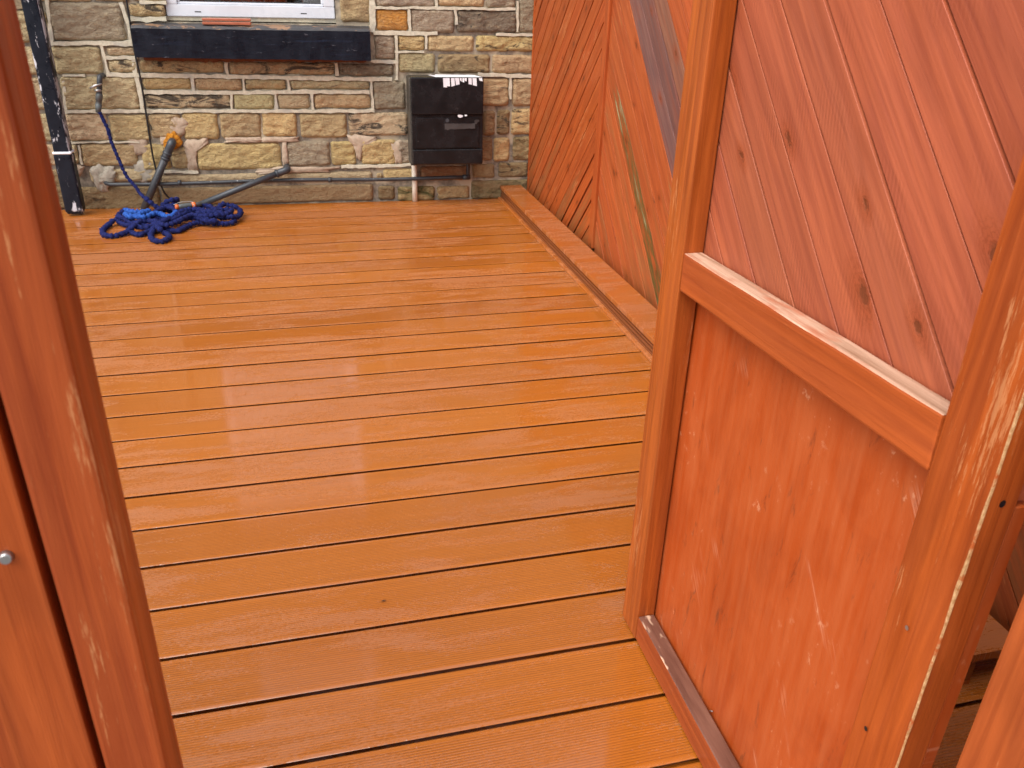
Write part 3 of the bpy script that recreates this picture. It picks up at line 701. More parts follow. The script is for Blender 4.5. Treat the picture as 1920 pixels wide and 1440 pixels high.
# --- windows
def window(wv, open_dark=True):
    x0, x1, z0, z1 = wv
    fr = bmesh.new(); off = -0.022
    t = 0.056
    F = [rect(x0+.004, z0+.026, x1-.004, z0+.026+t), rect(x0+.004, z1-t-.004, x1-.004, z1-.004), rect(x0+.004, z0+.026+t, x0+t+.004, z1-t-.004), rect(x1-t-.004, z0+.026+t, x1-.004, z1-t-.004)]
    for r in F: wall_prism(fr, r, off-0.06, off)
    # sloped inner bead
    for r in (rect(x0+t+.004, z0+.026+t, x1-t-.004, z0+.038+t), rect(x0+t+.004, z0+.038+t, x0+t+.016, z1-t-.004), rect(x1-t-.016, z0+.038+t, x1-t-.004, z1-t-.004)): wall_prism(fr, r, off-0.05, off-0.012)
    bmesh.ops.recalc_face_normals(fr, faces=fr.faces); bmesh.ops.bevel(fr, geom=list(fr.edges), offset=0.003, segments=2, affect='EDGES', clamp_overlap=True)
    g = bmesh.new(); wall_prism(g, rect(x0+t+.005, z0+.030+t, x1-t-.005, z1-t-.005), off-0.036, off-0.030); bmesh.ops.recalc_face_normals(g, faces=g.faces)
    win = put('window', fr, UPVC, house)
    gp = put('pane', g, GLASS, win, Matrix.Identity(4))
    s_ = bmesh.new(); wall_prism(s_, rect(x0, z0+.006, x1, z0+.026), off-0.09, off-0.012); bmesh.ops.recalc_face_normals(s_, faces=s_.faces)
    put('sealant_strip', s_, POINT, win)
    for dx in (0.14, 0.66):
        d = bmesh.new(); wall_prism(d, rect(x0+dx, z0+.046, x0+dx+.03, z0+.051), off-0.002, off+0.0006); bmesh.ops.recalc_face_normals(d, faces=d.faces); put('drain_slot', d, GASKET, win)
    gk = bmesh.new(); wall_prism(gk, rect(x0+t+.016, z0+.038+t, x1-t-.016, z0+.043+t), off-0.03, off-0.024); bmesh.ops.recalc_face_normals(gk, faces=gk.faces); put('gasket', gk, GASKET, win)
    b = bmesh.new(); wall_prism(b, rect(x0+.05, z0+.30 if open_dark else z0+.12, x1-.05, z1-.05), -0.068, -0.064); bmesh.ops.recalc_face_normals(b, faces=b.faces); put('blind', b, BLIND, win)
    return win
window(WIN); window(WIN2, False)
# room behind: inner ledge, back wall and sides
bm = bmesh.new()
wall_prism(bm, rect(WIN[0], 0.90, WIN[1], 0.985), -0.42, -0.12); wall_prism(bm, rect(-1.5, 0.2, 1.3, 3.0), -1.75, -1.7); wall_prism(bm, rect(-1.5, 0.2, 1.3, 0.25), -1.7, -0.31); wall_prism(bm, rect(-1.5, 2.9, 1.3, 3.0), -1.7, -0.31)
wall_prism(bm, rect(-1.55, 0.2, -1.5, 3.0), -1.7, -0.31); wall_prism(bm, rect(1.3, 0.2, 1.35, 3.0), -1.7, -0.31)
bmesh.ops.recalc_face_normals(bm, faces=bm.faces); put('room', bm, ROOM, house)
# --- things on the inner window ledge
def ledge(px, dep): 
    p = on_wall(px, 10, -dep); return p.x, p
LZ = 0.988
def on_ledge(px, depth):
    x = on_wall(px, 10, -depth).x; q = wp_(x, LZ, -depth); return q
q = on_ledge(398, 0.19); bm = bmesh.new(); bm_box(bm, (0, 0, 0.06), (0.085, 0.07, 0.12)); bev(bm, 0.02, 3)
for v_ in bm.verts: v_.co.x += 0.006*mnoise.noise(v_.co*40)
tag(put('cloth_bundle', bm, TURQ, None, Matrix.Translation(q), smooth=True), 'turquoise folded cloth standing on the inner window ledge', 'cloth')
q = on_ledge(465, 0.20); bm = bmesh.new(); tube(bm, [q+Vector((0, 0, z_)) for z_ in (0, 0.01, 0.04, 0.09, 0.13, 0.16)], 0.05, 18, rad=lambda i: (0.048, 0.055, 0.064, 0.066, 0.058, 0.03)[i])
for v_ in bm.verts: v_.co -= q
tag(put('patterned_cushion', bm, REDPAT, None, Matrix.Translation(q)), 'red and cream patterned cushion in the middle of the inner window ledge', 'cushion')
def critter(px, label, mir):
    q = on_ledge(px, 0.17); e = empty('animal_ornament', q); tag(e, label, 'ornament', 'animal ornaments on the window ledge')
    bm = bmesh.new(); tube(bm, [q+Vector((mir*x_, 0, 0.075+dz)) for x_, dz in ((-0.045, .0), (-0.035, .003), (-0.01, 0), (0.02, .002), (0.038, .008), (0.045, .012))], 0.02, 10, rad=lambda i: (0.008, 0.02, 0.021, 0.02, 0.018, 0.006)[i]); put('body', bm, OLIVE, e)
    bm = bmesh.new(); tube(bm, [q+Vector((mir*x_, 0, z_)) for x_, z_ in ((0.032, .085), (0.045, .11), (0.052, .125), (0.068, .122), (0.078, .112))], .01, 8, rad=lambda i: (.014, .011, .014, .011, .006)[i]); put('head', bm, OLIVE, e)
    for dx in (-0.033, 0.030):
        for dy in (-0.011, 0.011):
            bm = bmesh.new(); tube(bm, [q+Vector((mir*dx, dy, z_)) for z_ in (0, 0.02, 0.065)], .007, 8, rad=lambda i: (.008, .006, .010)[i]); put('leg', bm, OLIVE, e)
critter(428, 'olive four legged ornament left of the red cushion behind the window', 1)
critter(508, 'olive four legged ornament right of the red cushion behind the window', -1)
q = on_ledge(562, 0.19); bm = bmesh.new(); tube(bm, [q+Vector((dx, 0, z_)) for dx, z_ in ((0.012, 0), (0.01, .01), (0.0, .06), (-0.008, .12), (-0.012, .2))], .03, 16, rad=lambda i: (.034, .038, .036, .032, .03)[i])
for v_ in bm.verts: v_.co -= q
tag(put('vase', bm, PALEB, None, Matrix.Translation(q)), 'pale blue leaning vase at the right of the inner window ledge', 'vase')
q = on_ledge(345, 0.19); bm = bmesh.new(); tube(bm, [q+Vector((0, 0, z_)) for z_ in (0, .01, .05, .08)], .03, 14, rad=lambda i: (.03, .045, .05, .02)[i])
for v_ in bm.verts: v_.co -= q
tag(put('bowl', bm, ROOM, None, Matrix.Translation(q)), 'dull grey rounded bowl at the left of the inner window ledge', 'bowl')
# offcut of composite board lying on the sill
a = on_wall(380, 39, 0.05); b = on_wall(471, 43, 0.05)
e = empty('board_offcut', ((a.x+b.x)/2, (a.y+b.y)/2, 0.932)); tag(e, 'short terracotta coloured board offcut lying on the black window sill', 'offcut')
for dz, dy, th in ((0.027, 0.0, 0.011), (0.0105, -0.006, 0.013)):
    bm = bmesh.new(); bm_box(bm, (0, 0, 0), ((b-a).length, 0.05, th)); bev(bm, 0.002, 1); put('slat', bm, TERRA, e, Matrix.Translation(((a.x+b.x)/2, (a.y+b.y)/2+dy, 0.931+dz-0.004)) @ WROT)
# ---------------------------------------------------------------- pipes on the wall
# square downpipe
dpb = Vector((-1.139, 4.735, 0.0))
e = empty('downpipe', dpb); tag(e, 'black painted square downpipe with white flecks at the left of the house wall', 'downpipe')
bm = bmesh.new(); bm_box(bm, (0, 0, 2.23), (0.078, 0.062, 4.44)); bev(bm, 0.012, 3)
for f in bm.faces:
    if f.normal.x > 0.25 and f.normal.y < 0.7: f.material_index = 1
    f.smooth = False
put('pipe', bm, [PIPEPAINT, PIPEWEAR], e, Matrix.Translation(dpb) @ WROT)
bm = bmesh.new(); bm_box(bm, (0, 0, 0.17), (0.087, 0.071, 0.30)); bev(bm, 0.013, 3)
put('shoe', bm, PIPEPAINT, e, Matrix.Translation(dpb) @ WROT)
bm = bmesh.new(); bm_box(bm, (0, 0, 0.325), (0.0885, 0.0725, 0.013)); bev(bm, 0.004, 1); put('joint_band', bm, PAPER, e, Matrix.Translation(dpb) @ WROT)
# gas pipe along the wall
GY = 0.045
e0 = on_wall(196, 346, GY); e1 = on_wall(878, 341, GY)
zg = e0.z
gp = empty('gas_pipe', e0); tag(gp, 'thin dark gas pipe running level along the foot of the stone wall', 'pipe')
bm = bmesh.new(); P = [wp_(e0.x-0.01, zg+0.012, 0.0), wp_(e0.x+0.01, zg+0.003, GY*0.8), wp_(e0.x+0.03, zg, GY)]+[wp_(e0.x+(e1.x-e0.x)*t_/20, zg-0.004*math.sin(t_*.5), GY) for t_ in range(2, 20)]+[wp_(e1.x, zg, GY)]
tube(bm, P, 0.0105, 12); put('pipe_run', bm, IRON, gp)
bm = bmesh.new(); tube(bm, [wp_(e1.x, zg-0.013, GY), wp_(e1.x, zg+0.13, GY)], 0.0105, 12); put('riser', bm, IRON, gp)
bm = bmesh.new(); tube(bm, [wp_(e1.x-0.03, zg, GY), wp_(e1.x+0.012, zg, GY)], 0.015, 12); put('elbow', bm, IRON, gp)
for px in (338, 620):
    c = on_wall(px, 346, GY); bm = bmesh.new(); tube(bm, [wp_(c.x-0.009, zg, GY), wp_(c.x+0.009, zg, GY)], 0.0145, 12); put('pipe_clip', bm, IRON, gp)
# waste pipes
a = on_wall(322, 268, 0.05); b = on_wall(268, 392, 0.085); b.z = 0.004
e = empty('waste_pipe', b); tag(e, 'grey waste pipe with paint splashes slanting from orange foam down behind the hose', 'pipe', 'waste pipes through the house wall')
ax = wp_(a.x, a.z, -0.02); d = (b-a).normalized()
bm = bmesh.new(); tube(bm, [a+d*0.05, a.lerp(b, .5), b], 0.0195, 16); put('pipe_run', bm, GREYPIPE, e)
bm = bmesh.new(); tube(bm, spline([ax, wp_(a.x, a.z, 0.02), a+Vector((0, -0.008, 0)), a+d*0.045, a+d*0.085], 0.012), 0.0215, 16); tube(bm, [a+d*0.055, a+d*0.066], 0.0245, 16); tube(bm, [a+d*0.084, a+d*0.096], 0.0245, 16); put('elbow', bm, SMOOTHPIPE, e)
bm = bmesh.new(); blob(bm, [(309,262),(316,250),(326,246),(338,255),(341,268),(334,278),(318,280),(308,272)], 0.022); put('foam_filling', bm, FOAM, house)
a = on_wall(538, 318, 0.06); b = on_wall(372, 386, 0.16); b.z = 0.045
e = empty('waste_pipe', b); tag(e, 'smooth black waste pipe slanting down leftwards into the blue hose heap', 'pipe', 'waste pipes through the house wall')
d = (b-a).normalized()
bm = bmesh.new(); tube(bm, [a+d*0.03, a.lerp(b, .5), b], 0.0165, 16); put('pipe_run', bm, SMOOTHPIPE, e)
bm = bmesh.new(); tube(bm, spline([wp_(a.x, a.z, -0.02), wp_(a.x, a.z, 0.03), a+Vector((0, -0.004, 0)), a+d*0.035, a+d*0.06], 0.01), 0.0195, 16); tube(bm, [a+d*0.052, a+d*0.064], 0.0225, 16); put('elbow', bm, SMOOTHPIPE, e)
# cable
pts = [(222,-70),(237,0),(252,95),(262,140),(272,200),(281,260),(288,300),(297,335),(303,350),(309,362),(318,372),(330,379)]
P = spline([on_wall(x, y, 0.024+0.004*(i % 2)) for i, (x, y) in enumerate(pts)], 0.03)
top = P[0]; P = [wp_(top.x-0.12, 4.4, 0.03), wp_(top.x-0.06, 2.4, 0.03)]+P
bm = bmesh.new(); tube(bm, P, 0.0048, 8); tag(put('cable', bm, CABLE, None), 'thin black cable hanging down the stone wall left of the sill', 'cable')
# ---------------------------------------------------------------- meter box
def bx(name, x0, x1, z0, z1, o0, o1, mat, parent, bw=0.006, seg=3):
    c = wp_((x0+x1)/2, (z0+z1)/2, (o0+o1)/2); bm = bmesh.new(); bm_box(bm, (0, 0, 0), (x1-x0, abs(o1-o0), z1-z0)); bev(bm, bw, seg)
    return put(name, bm, mat, parent, Matrix.Translation(c) @ WROT)
mb = empty('meter_box', wp_(0.83, 0.22, 0.1)); tag(mb, 'black plastic gas meter box with torn white label fixed to the stone wall', 'meter box')
MX0, MX1 = 0.632, 1.022
bx('back_case', MX0-0.006, MX1+0.006, 0.232, 0.690, 0.004, 0.150, BOXS, mb, 0.008)
bx('upper_cover', MX0, MX1, 0.508, 0.699, 0.120, 0.190, BOXP, mb, 0.008)
bx('lower_cover', MX0+0.004, MX1, 0.246, 0.324, 0.120, 0.186, BOXP, mb, 0.006)
bx('surround', MX0+0.003, MX1-0.001, 0.3255, 0.5065, 0.120, 0.178, BOXP, mb, 0.003)
dr = bx('door', MX0+0.022, MX1-0.022, 0.332, 0.492, 0.174, 0.183, BOXP, mb, 0.003)
c = wp_(0.825, 0.478, 0.1835); bm = bmesh.new(); tube(bm, [c-WN*0.003, c+WN*0.003], 0.010, 16); put('lock', bm, SMOOTHPIPE, dr)
# scuffed strip of an old sticker on the door
bm = bmesh.new(); n = 30; A = []; B = []
for i in range(n+1):
    x = MX0+0.045+0.30*i/n; A.append(bm.verts.new(wp_(x, 0.462+0.004*mnoise.noise(Vector((i*.7, 1, 2))), 0.1836))); B.append(bm.verts.new(wp_(x, 0.424+(0.012*i/n)+0.006*mnoise.noise(Vector((i*.9, 4, 2))), 0.1836)))
for i in range(n): bm.faces.new((A[i], B[i], B[i+1], A[i+1]))
put('sticker_residue', bm, SCUFF, dr)
# torn label: sheet on the lid and ragged tongues hanging over the front
lb = bmesh.new()
for poly in ([(0.765, 0.186), (0.800, 0.1885), (1.014, 0.1885), (1.012, 0.176), (0.985, 0.085), (0.775, 0.075), (0.770, 0.11), (0.745, 0.09), (0.735, 0.10)],):
    lb.faces.new([lb.verts.new(wp_(x, 0.7000+0.001*(o-0.1), o)) for x, o in poly])
for x0, x1, dz in ((0.803, .838, .040), (0.845, .864, .043), (0.866, .876, .018), (0.868, .888, .036), (0.892, .902, .012), (0.906, .916, .02), (.918, .93, .012), (0.938, .956, .030), (0.960, .982, .036), (0.994, 1.012, .012), (0.803, .822, .046)):
    j = random.uniform(-.004, .004)
    lb.faces.new([lb.verts.new(wp_(*p)) for p in ((x0, 0.696, .1908), (x0+j, .696-dz, .1912), (x1+j, .696-dz+random.uniform(-.006, .006), .1912), (x1, .696, .1908))])
put('torn_label', lb, PAPER, mb)
for x, z_, s in ((0.895, 0.502, 0.011), (0.925, 0.505, 0.006), (0.985, .475, .012), (.98, .465, .006)):
    lb = bmesh.new(); lb.faces.new([lb.verts.new(wp_(x+s*math.cos(a_)*(1+.5*random.random()), z_+.6*s*math.sin(a_)*(1+.6*random.random()), .1915)) for a_ in [k*math.pi/4 for k in range(8)]]); put('paint_chip', lb, PAPER if s != .012 and z_ > .49 else SCUFF, mb)
# white pipe under the box
p = on_z(778.8, 378.5); bm = bmesh.new(); tube(bm, [(0, 0, 0.0015), (0, 0, 0.10), (0, 0, 0.20), (0, 0, 0.2315)], 0.0155, 18)
tag(put('service_pipe', bm, WHITEP, None, Matrix.Translation((p.x, p.y+0.012, 0))), 'short white upright pipe from the deck up into the meter box', 'pipe')
# ---------------------------------------------------------------- tap and hose
TY = 0.07
t0 = on_wall(187, 145, TY); tp = empty('garden_tap', wp_(t0.x, t0.z, 0)); tag(tp, 'dark garden tap with blue hose fitted on the stone wall beside the downpipe', 'tap')
t1 = on_wall(186, 178, TY); t2 = on_wall(184, 211, TY)
bm = bmesh.new(); tube(bm, spline([wp_(t0.x, t0.z, -0.02), wp_(t0.x, t0.z, 0.04), t0+Vector((0, 0, 0.0)), t0.lerp(t1, .35), t1], 0.012), 0.0135, 14); put('body', bm, GREYPIPE, tp)
bm = bmesh.new(); tube(bm, [t1+Vector((0, 0, .008)), t1, t1.lerp(t2, .3), t1.lerp(t2, .31), t1.lerp(t2, .55), t1.lerp(t2, .56), t2], 0.016, 14, rad=lambda i: (.014, .017, .017, .0145, .0145, .0165, .0125)[i]); put('hose_connector', bm, NOZ, tp)
c = on_wall(186, 160, TY)
bm = bmesh.new(); tube(bm, [c+Vector((-.004, -.01, 0)), c+Vector((-.004, -.045, 0.006))], 0.006, 10); put('spindle', bm, STEEL, tp)
bm = bmesh.new(); tube(bm, [c+Vector((-.036, -.045, -.008)), c+Vector((-.01, -.048, 0.004)), c+Vector((.022, -.045, .012))], 0.0055, 8, rad=lambda i: (.0045, .007, .0045)[i]); put('handle', bm, STEEL, tp)
bm = bmesh.new(); tube(bm, [t1+Vector((0, 0, .028)), t1+Vector((0, 0, .018))], 0.0185, 12); put('clamp_ring', bm, STEEL, tp)
def hz(u, v, z=0.02): return on_z(170+u/6.4, 330+v/6.4, z)
wpth = [(640,200),(690,310),(740,430),(770,540),(810,640),(850,740),(900,850),(950,960),(1010,1040),(1070,1110),(1130,1190)]
path = []
for i, (u, v) in enumerate(wpth):
    path.append(on_wall(90+u/6.545, 180+v/6.545, 0.075+0.06*(i/10)**2))
path += [hz(640, 250, .10), hz(760, 350, .06), hz(850, 385, .045)]
A_ = [(980,350,.06),(1040,290,.07),(1000,285,.085),(900,320,.07),(860,400,.03),(980,420,.022)]
H2 = [(1180,440,.02),(1270,380,.05),(1400,360,.06),(1500,400,.05),(1580,345,.06),(1650,350,.055),(1740,370,.05),(1800,425,.03),(1770,480,.03),(1680,490,.04),(1560,500,.03),(1400,470,.045),(1230,420,.05),(1080,470,.05),(960,530,.04),(830,510,.035),(780,490,.045)]
E_ = [(765,540,.05),(770,600,.03),(735,680,.016),(720,730,.014),(765,772,.014),(850,782,.014),(925,755,.014),(942,715,.014),(890,682,.014),(830,640,.03),(790,585,.04)]
G_ = [(860,600,.03),(980,655,.016),(1060,650,.016),(1160,600,.016),(1280,560,.02),(1420,562,.02),(1560,570,.018),(1690,560,.016),(1730,520,.02),(1690,470,.04),(1580,440,.055),(1450,430,.06),(1300,450,.05),(1420,530,.04),(1520,548,.03),(1400,540,.035),(1250,500,.04),(1100,520,.035),(900,560,.03)]
C_ = [(760,590,.03),(640,600,.025),(540,590,.02),(440,590,.016),(360,565,.016),(300,520,.03),(220,580,.016),(150,640,.014),(148,690,.014),(220,718,.014),(330,708,.014),(440,670,.016),(520,610,.03),(640,620,.03),(720,630,.02),(690,670,.014),(600,702,.014),(520,690,.014),(480,650,.016),(520,600,.04),(600,540,.04),(500,560,.03),(380,500,.04)]
B_ = [(330,480,.035),(400,410,.05),(500,430,.055),(620,432,.055),(700,420,.055),(640,440,.06),(560,470,.06),(470,490,.06),(420,450,.065),(480,480,.06),(580,490,.06),(660,490,.06),(720,460,.065),(820,450,.06),(900,480,.055),(980,480,.055),(1020,430,.055),(980,385,.06),(900,375,.05),(800,420,.05),(700,520,.04),(600,530,.03)]
X_ = [(700,440,.04),(560,470,.035),(460,520,.03),(560,560,.035),(700,540,.04),(820,560,.045),(960,500,.05),(1080,430,.06),(1200,400,.06),(1340,410,.06),(1460,420,.06),(1600,400,.06),(1690,410,.055),(1640,450,.055),(1500,470,.055),(1360,480,.055),(1200,470,.055),(1020,560,.045),(880,590,.045)]
for L in (A_, H2, X_, E_, G_, C_): path += [hz(*q) for q in L]
nb0 = len(path); path += [hz(*q) for q in B_]
HP = spline(path, 0.0036); n_h = len(HP)
# where the bright blue length begins
pb = path[nb0+1]; pe = path[-6]
ib = min(range(n_h), key=lambda i: (HP[i]-pb).length + (0 if i > n_h*0.6 else 9)); ie = min(range(n_h), key=lambda i: (HP[i]-pe).length + (0 if i > n_h*0.6 else 9))
HP = [p+0.0035*Vector((mnoise.noise(p*55), mnoise.noise(p*55+Vector((5, 0, 0))), mnoise.noise(p*55+Vector((0, 5, 0))))) for p in HP]
def hrad(i):
    straight = i < 130
    b = 0.0088 if straight else 0.0122
    s = 1+(0.20 if straight else 0.34)*math.sin(i*(1.15 if straight else .95)+2*mnoise.noise(Vector((i*.07, 0, 0))))*(.6+.6*mnoise.noise(Vector((i*.21, 3, 0))))+0.22*mnoise.noise(Vector((i*.33, 7, 1)))
    return lambda k: b*s*(1+0.28*mnoise.noise(Vector((i*.5, k*1.1, 4))))
bm = bmesh.new(); tube(bm, HP, .011, 9, mi=lambda i: 1 if ib < i < ie else 0, rad=hrad)
e = empty('garden_hose', hz(900, 500, 0)); tag(e, 'crinkled blue fabric garden hose heaped on the deck and hanging from the tap', 'hose')
put('hose', bm, [HOSE, HOSEB], e)
# spray nozzle lying in the heap
a = hz(1015, 372, .075); b = hz(1330, 335, .075); d = (b-a).normalized()
e = empty('spray_nozzle', a); tag(e, 'grey hose spray nozzle with orange tip lying on the blue hose heap', 'nozzle')
L = (b-a).length
bm = bmesh.new(); tube(bm, [a+d*L*.12, a+d*L*.2, a+d*L*.6, a+d*L*.75, b], .012, 14, rad=lambda i: (.0120, .0135, .0135, .0120, .0105)[i]); put('body', bm, NOZ, e)
bm = bmesh.new(); tube(bm, [a, a+d*L*.03, a+d*L*.12], .0135, 14, rad=lambda i: (.0105, .0135, .0125)[i]); put('tip', bm, ORANGE, e)
bm = bmesh.new(); tube(bm, [a+d*L*.62, a+d*L*.76], .0150, 14); put('collar', bm, ORANGE, e)
bm = bmesh.new(); tube(bm, spline([a+Vector((-.006, -.004, .012)), a+d*L*.2+Vector((0, 0, .021)), a+d*L*.5+Vector((0, 0, .02)), a+d*L*.66+Vector((0, 0, .017)), a+d*L*.72+Vector((.002, -.018, .0)), a+d*L*.68+Vector((0, -.02, -.02))], .01), .0016, 6); put('trigger_wire', bm, WIRE, e)
# ---------------------------------------------------------------- kerb along the fence
ke = empty('edging_step', (1.22, 2.85, 0)); tag(ke, 'orange brown composite edging step running along the foot of the right fence', 'edging')
ky0, ky1 = 0.93, wall_y(1.2)-0.012
def kx(y): return 1.1575+(4.75-y)*0.0042
def kprof(name, prof, mats, mis=None):
    bm = bmesh.new(); a = [bm.verts.new((kx(ky0)+x, ky0, z)) for x, z in prof]; b = [bm.verts.new((kx(ky1)+x, ky1, z)) for x, z in prof]
    for i in range(len(prof)):
        j = (i+1) % len(prof); f = bm.faces.new((a[i], b[i], b[j], a[j])); f.material_index = mis[i] if mis else 0
    bm.faces.new(a); bm.faces.new(b[::-1]); bmesh.ops.recalc_face_normals(bm, faces=bm.faces)
    return put(name, bm, mats, ke)
kprof('tread_board', [(0, .060), (0, .076), (.002, .079), (.125, .079), (.127, .077), (.127, .060)], [KERB])
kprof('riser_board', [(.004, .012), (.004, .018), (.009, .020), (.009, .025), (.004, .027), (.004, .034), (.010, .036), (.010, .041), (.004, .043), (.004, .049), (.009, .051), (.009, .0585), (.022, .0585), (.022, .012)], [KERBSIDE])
kprof('base_strip', [(-.012, .001), (-.012, .009), (-.010, .011), (.024, .011), (.024, .001)], [KERB])
# ---------------------------------------------------------------- right fence
fe = empty('right_fence', (1.34, 2.6, 0)); tag(fe, 'tall red stained fence of diagonal boards along the right side of the deck', 'fence')
FX = 1.327; FH = 1.58; BY = 3.582
def cl(base, a=0.88, b=1.12):
    f = random.uniform(a, b); g = random.uniform(0.92, 1.1); return (base[0]*f, base[1]*f*g, base[2]*f*g)
random.seed(21)
FST = (0.41, 0.078, 0.016); PURP = (0.15, 0.085, 0.085)
def fc_left(k): return (cl(FST), random.uniform(.4, .9), random.choice((0, .4, .8, .88)), None)
def fg_left(k): return random.choice((.003, .003, .005, .006, .010, .016))
diag_planks('plank', BY+0.03, 4.735, 0.02, FH, -1, FX, -1, 0.078, 0.018, WOOD, fe, fc_left, fg_left, 0.03)
FST2 = (0.43, 0.088, 0.024)
def fc_right(k):
    if k in (-18, -17): return (cl(PURP, .9, 1.15), .3, 0, 'weathered purple grey plank')
    if k == -16: return (cl((.25, .115, .08)), .5, 0, 'weathered grey brown plank')
    if k == -22: return (cl(FST2), .4, 1.3, 'red plank with green algae at its foot')
    return (cl(FST2), random.uniform(.3, .8), random.choice((.3, .5, .8, .88)), None)
diag_planks('plank', 0.47, BY-0.03, 0.02, FH, 1, FX, -1, 0.088, 0.018, WOOD, fe, fc_right, lambda k: random.choice((.003, .003, .004, .006)), 0.0)
beam('batten', (FX-.012, BY, 0.06), (FX-.012, BY, FH), 0.058, 0.034, (-1, 0, 0), WOOD, fe, cl(FST), wear=.3, bevel=.003, algae=.4)
beam('edge_batten', (FX-.004, 4.745, 0.03), (FX-.004, 4.745, FH), 0.022, 0.03, (-1, 0, 0), WOOD, fe, cl(FST), wear=.3, bevel=.002)
bm = bmesh.new(); bm_box(bm, (FX+.010, 2.60, .78), (.003, 4.2, 1.5)); put('gap_shade_sheet', bm, SOIL_GAPSHADE, fe)  # added dark sheet behind the planks, painted shade for the gaps
for z_ in (0.3, .9, 1.45): beam('rail', (FX+.028, 0.47, z_), (FX+.028, 4.73, z_), .07, .035, (-1, 0, 0), WOOD, fe, cl(FST), bevel=0)
beam('coping', (FX+.01, 0.47, FH+.012), (FX+.01, 4.73, FH+.012), .07, .02, (0, 0, 1), WOOD, fe, cl(FST), bevel=.002)
beam('gravel_board', (FX-.002, 0.47, 0.012), (FX-.002, 4.73, 0.012), .03, .03, (-1, 0, 0), SOIL_GAPSHADE, fe, bevel=0)
# ---------------------------------------------------------------- front fences and posts beside the gate opening
GY0, GY1 = 0.508, 1.256; GX = 0.595
lf = empty('front_fence', (-0.9, 0.46, 0)); tag(lf, 'red stained upright board fence left of the gateway, nearest the camera', 'fence', 'front fence either side of the gateway')
x = -0.1625
FF = 1.30
random.seed(5)
for k in range(15):
    wv = 0.105 if k else 0.12
    beam('plank', (x-wv/2, 0.4365, -0.1), (x-wv/2, 0.4365, FF), wv-.004, .02, (0, -1, 0), CLEAR if k == 0 else WOOD, lf, cl((.36, .052, .008)), wear=.45, bevel=.002, wob=.0006); x -= wv
for z_ in (.25, 1.1): beam('rail', (-2.2, .46, z_), (-.17, .46, z_), .07, .03, (0, -1, 0), WOOD, lf, cl(STAIN), bevel=.002)
q = ray(12, 1043); q = CC+q*(0.436/q.y); bm = bmesh.new(); tube(bm, [q, q+Vector((0.0005, -.004, 0.0003))], .0042, 10, rad=lambda i: (.0042, .003)[i]); 
for v_ in bm.verts: v_.co -= q
b2 = bmesh.new(); bm_box(b2, (-.20, .476, .6), (.14, .012, 1.38)); put('slit_shade_strip', b2, SOIL_GAPSHADE, lf)  # added dark strip, stands in for shade in the slit beside the post
put('screw', bm, STEEL, lf, Matrix.Translation(q))
gpL = empty('gate_post', (-.143, .475, 0)); tag(gpL, 'dark red gate post with a worn corner at the left of the picture', 'gate post', 'gate posts of the gateway')
beam('post', (-.1390, .430, -.12), (-.1390, .430, 1.66), .037, .045, (0, -1, 0), [CLEAR, DUSTY], gpL, (.34, .046, .008), bevel=.003, wear=.76, wob=.0008)
gpR = empty('gate_post', (.65, .40, 0)); tag(gpR, 'orange red hinge post at the lower right corner beside the open gate', 'gate post', 'gate posts of the gateway')
beam('post', (.606, .405, -.12), (.606, .405, 1.66), .096, .095, (-1, 0, 0), CLEAR, gpR, (.38, .070, .016), bevel=.004, wear=.6, wob=.0008)
rf = empty('front_fence', (1.0, .42, 0)); tag(rf, 'red stained upright board fence right of the gateway behind the hinge post', 'fence', 'front fence either side of the gateway')
x = .705
for k in range(6):
    beam('plank', (x+.0525, .437, -.1), (x+.0525, .437, FF), .101, .02, (0, -1, 0), WOOD, rf, cl((.40, .08, .02)), wear=.25, bevel=.002); x += .105
# ---------------------------------------------------------------- gate, open at right angles
gt = empty('gate', (GX, .508, 0)); tag(gt, 'open framed gate with red diagonal boards above and a flat sheet below', 'gate')
random.seed(33)
bm = bmesh.new(); bm_box(bm, (.6415, (GY0+GY1)/2, 1.20), (.003, GY1-GY0-.03, .76)); put('joint_shade_sheet', bm, SOIL_GAPSHADE, gt)  # dark sheet added inside the planks so the joints read as shaded
GH = 1.62; TH = .036
ft = .072
OR = (.46, .118, .020)
beam('stile', (GX, GY1-ft/2, .004), (GX, GY1-ft/2, GH), ft, TH, (-1, 0, 0), [CLEAR, BARE], gt, (.44, .092, .012), bevel=.0022, wear=.8, wob=.0006)
beam('stile', (GX, GY0+.038, .004), (GX, GY0+.038, GH), .076, TH, (-1, 0, 0), [CLEAR, BARE], gt, (.43, .072, .008), bevel=.0020, wear=.82, wob=.0010)
# ragged worn arris of the near stile
bm = bmesh.new(); n = 150; z0_, z1_ = .2, GH; A = []; B = []; Cc = []
for i in range(n+1):
    z_ = z0_+(z1_-z0_)*i/n; r1 = max(.0003, .0011+.0034*mnoise.fractal(Vector((z_*9, 1, 0)), 1, 2, 4)); r2 = max(.0003, .0008+.0014*mnoise.fractal(Vector((z_*13, 5, 0)), 1, 2, 4))
    A.append(bm.verts.new((GX-.0011, GY0+r1, z_))); B.append(bm.verts.new((GX-.0007, GY0-.0007, z_))); Cc.append(bm.verts.new((GX+r2, GY0-.0012, z_)))
for i in range(n):
    bm.faces.new((A[i], A[i+1], B[i+1], B[i])); bm.faces.new((B[i], B[i+1], Cc[i+1], Cc[i]))
put('worn_edge', bm, TANEDGE, gt)
ya, yb = GY1-ft-.001, GY0+.0785
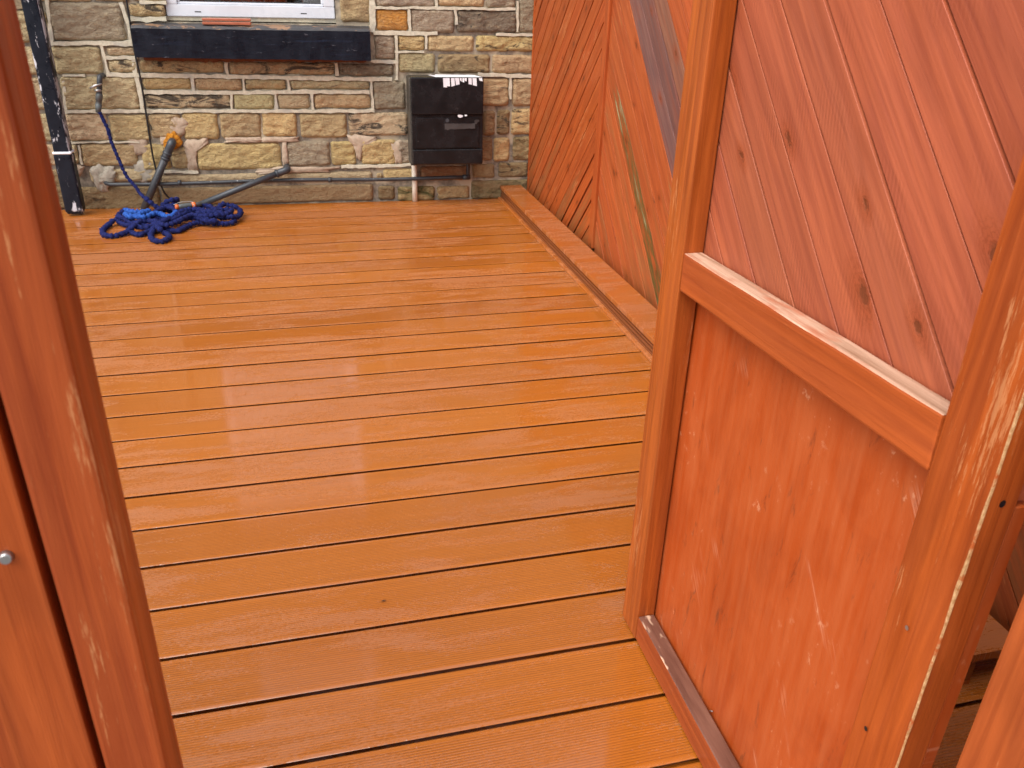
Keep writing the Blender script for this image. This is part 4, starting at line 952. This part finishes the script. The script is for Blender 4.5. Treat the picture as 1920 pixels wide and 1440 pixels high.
# mid rail, its top worn to bare wood
o = beam('rail', (GX+.0005, ya, .799), (GX+.0005, yb, .823), .064, TH-.002, (-1, 0, 0), [WOOD, BARE], gt, (.44, .082, .016), bevel=.0035, wear=.7, wob=.0012, top_mi=(1, 1))
me = o.data
Mw = o.matrix_basis.to_3x3()
for p_ in me.polygons:
    p_.material_index = 1 if (Mw @ p_.normal).z > 0.6 else 0
o = beam('rail', (GX+.0005, ya, .036), (GX+.0005, yb, .030), .060, TH-.002, (-1, 0, 0), [WOOD, DUSTY], gt, (.38, .070, .016), bevel=.003, wear=.5, wob=.0008)
for p_ in o.data.polygons: p_.material_index = 1 if (o.matrix_basis.to_3x3() @ p_.normal).z > 0.6 else 0
beam('rail', (GX+.0005, ya, GH-.035), (GX+.0005, yb, GH-.035), .068, TH-.002, (-1, 0, 0), WOOD, gt, (.45, .10, .024), bevel=.003)
# diagonal planks of the upper half, sheet of the lower half
UP = (.41, .100, .050)
diag_planks('plank', GY0+.004, GY1-.004, .80, GH, 1, .6335, -1, .0748, .0185, SAWN, gt, lambda k: (cl(UP, .90, 1.12), random.uniform(.1, .45), 0, None), lambda k: (.0046 if k % 2 else .0026), .0205)
bm = bmesh.new(); bm_box(bm, (0, 0, -.010), (.79, GY1-GY0-.008, .0175)); bev(bm, .0012, 1)
put('panel', bm, PLY, gt, frame((.6335, (GY0+GY1)/2, .397), (0, 0, 1), (-1, 0, 0)), (.42, .066, .009), wear=.35)
# screw holes, staple and scratches that the photo shows
def chip(px, py, X, rx, rz, mat, name='screw'):
    c = on_x(px, py, X); bm = bmesh.new(); n = 10
    bm.faces.new([bm.verts.new((0, rx*math.cos(a_), rz*math.sin(a_))) for a_ in [2*math.pi*k/n for k in range(n)]])
    for v_ in bm.verts: v_.co.x = -.0006
    put(name, bm, mat, gt, Matrix.Translation(c))
chip(1624, 1366, GX-.0006, .0028, .0034, CABLE, 'screw'); chip(1701, 1177, GX-.0006, .0026, .003, STEEL, 'screw')
c = on_x(1335, 1333, .6325); bm = bmesh.new(); tube(bm, [c+Vector((-.0015, -.004, .0035)), c+Vector((-.002, .004, -.003))], .0013, 6)
put('staple', bm, STEEL, gt)
qy = .508
for px, py in ((1880, 945),):
    d_ = ray(px, py); c = CC+d_*((qy-.0006)/d_.y); bm = bmesh.new(); bm.faces.new([bm.verts.new((.0035*math.cos(a_), 0, .0042*math.sin(a_))) for a_ in [2*math.pi*k/10 for k in range(10)]]); put('screw_hole', bm, CABLE, gt, Matrix.Translation(c))
for z_ in (.35, 1.45):
    bm = bmesh.new(); bm_box(bm, (.657, .62, z_), (.004, .26, .035)); bm_box(bm, (.657, .495, z_), (.012, .03, .05)); put('hinge', bm, CABLE, gt)
# ---------------------------------------------------------------- scraps on the deck
p = on_z(719, 1127, .0015); bm = bmesh.new()
vs = [bm.verts.new(v_) for v_ in ((-.007, -.001, .001), (0, -.003, .003), (.007, .001, .0015), (0, .0025, .001))]; bm.faces.new(vs)
tag(put('leaf_scrap', bm, CABLE, None, Matrix.Translation(p)), 'tiny dark scrap of leaf lying on a wet deck board', 'leaf')
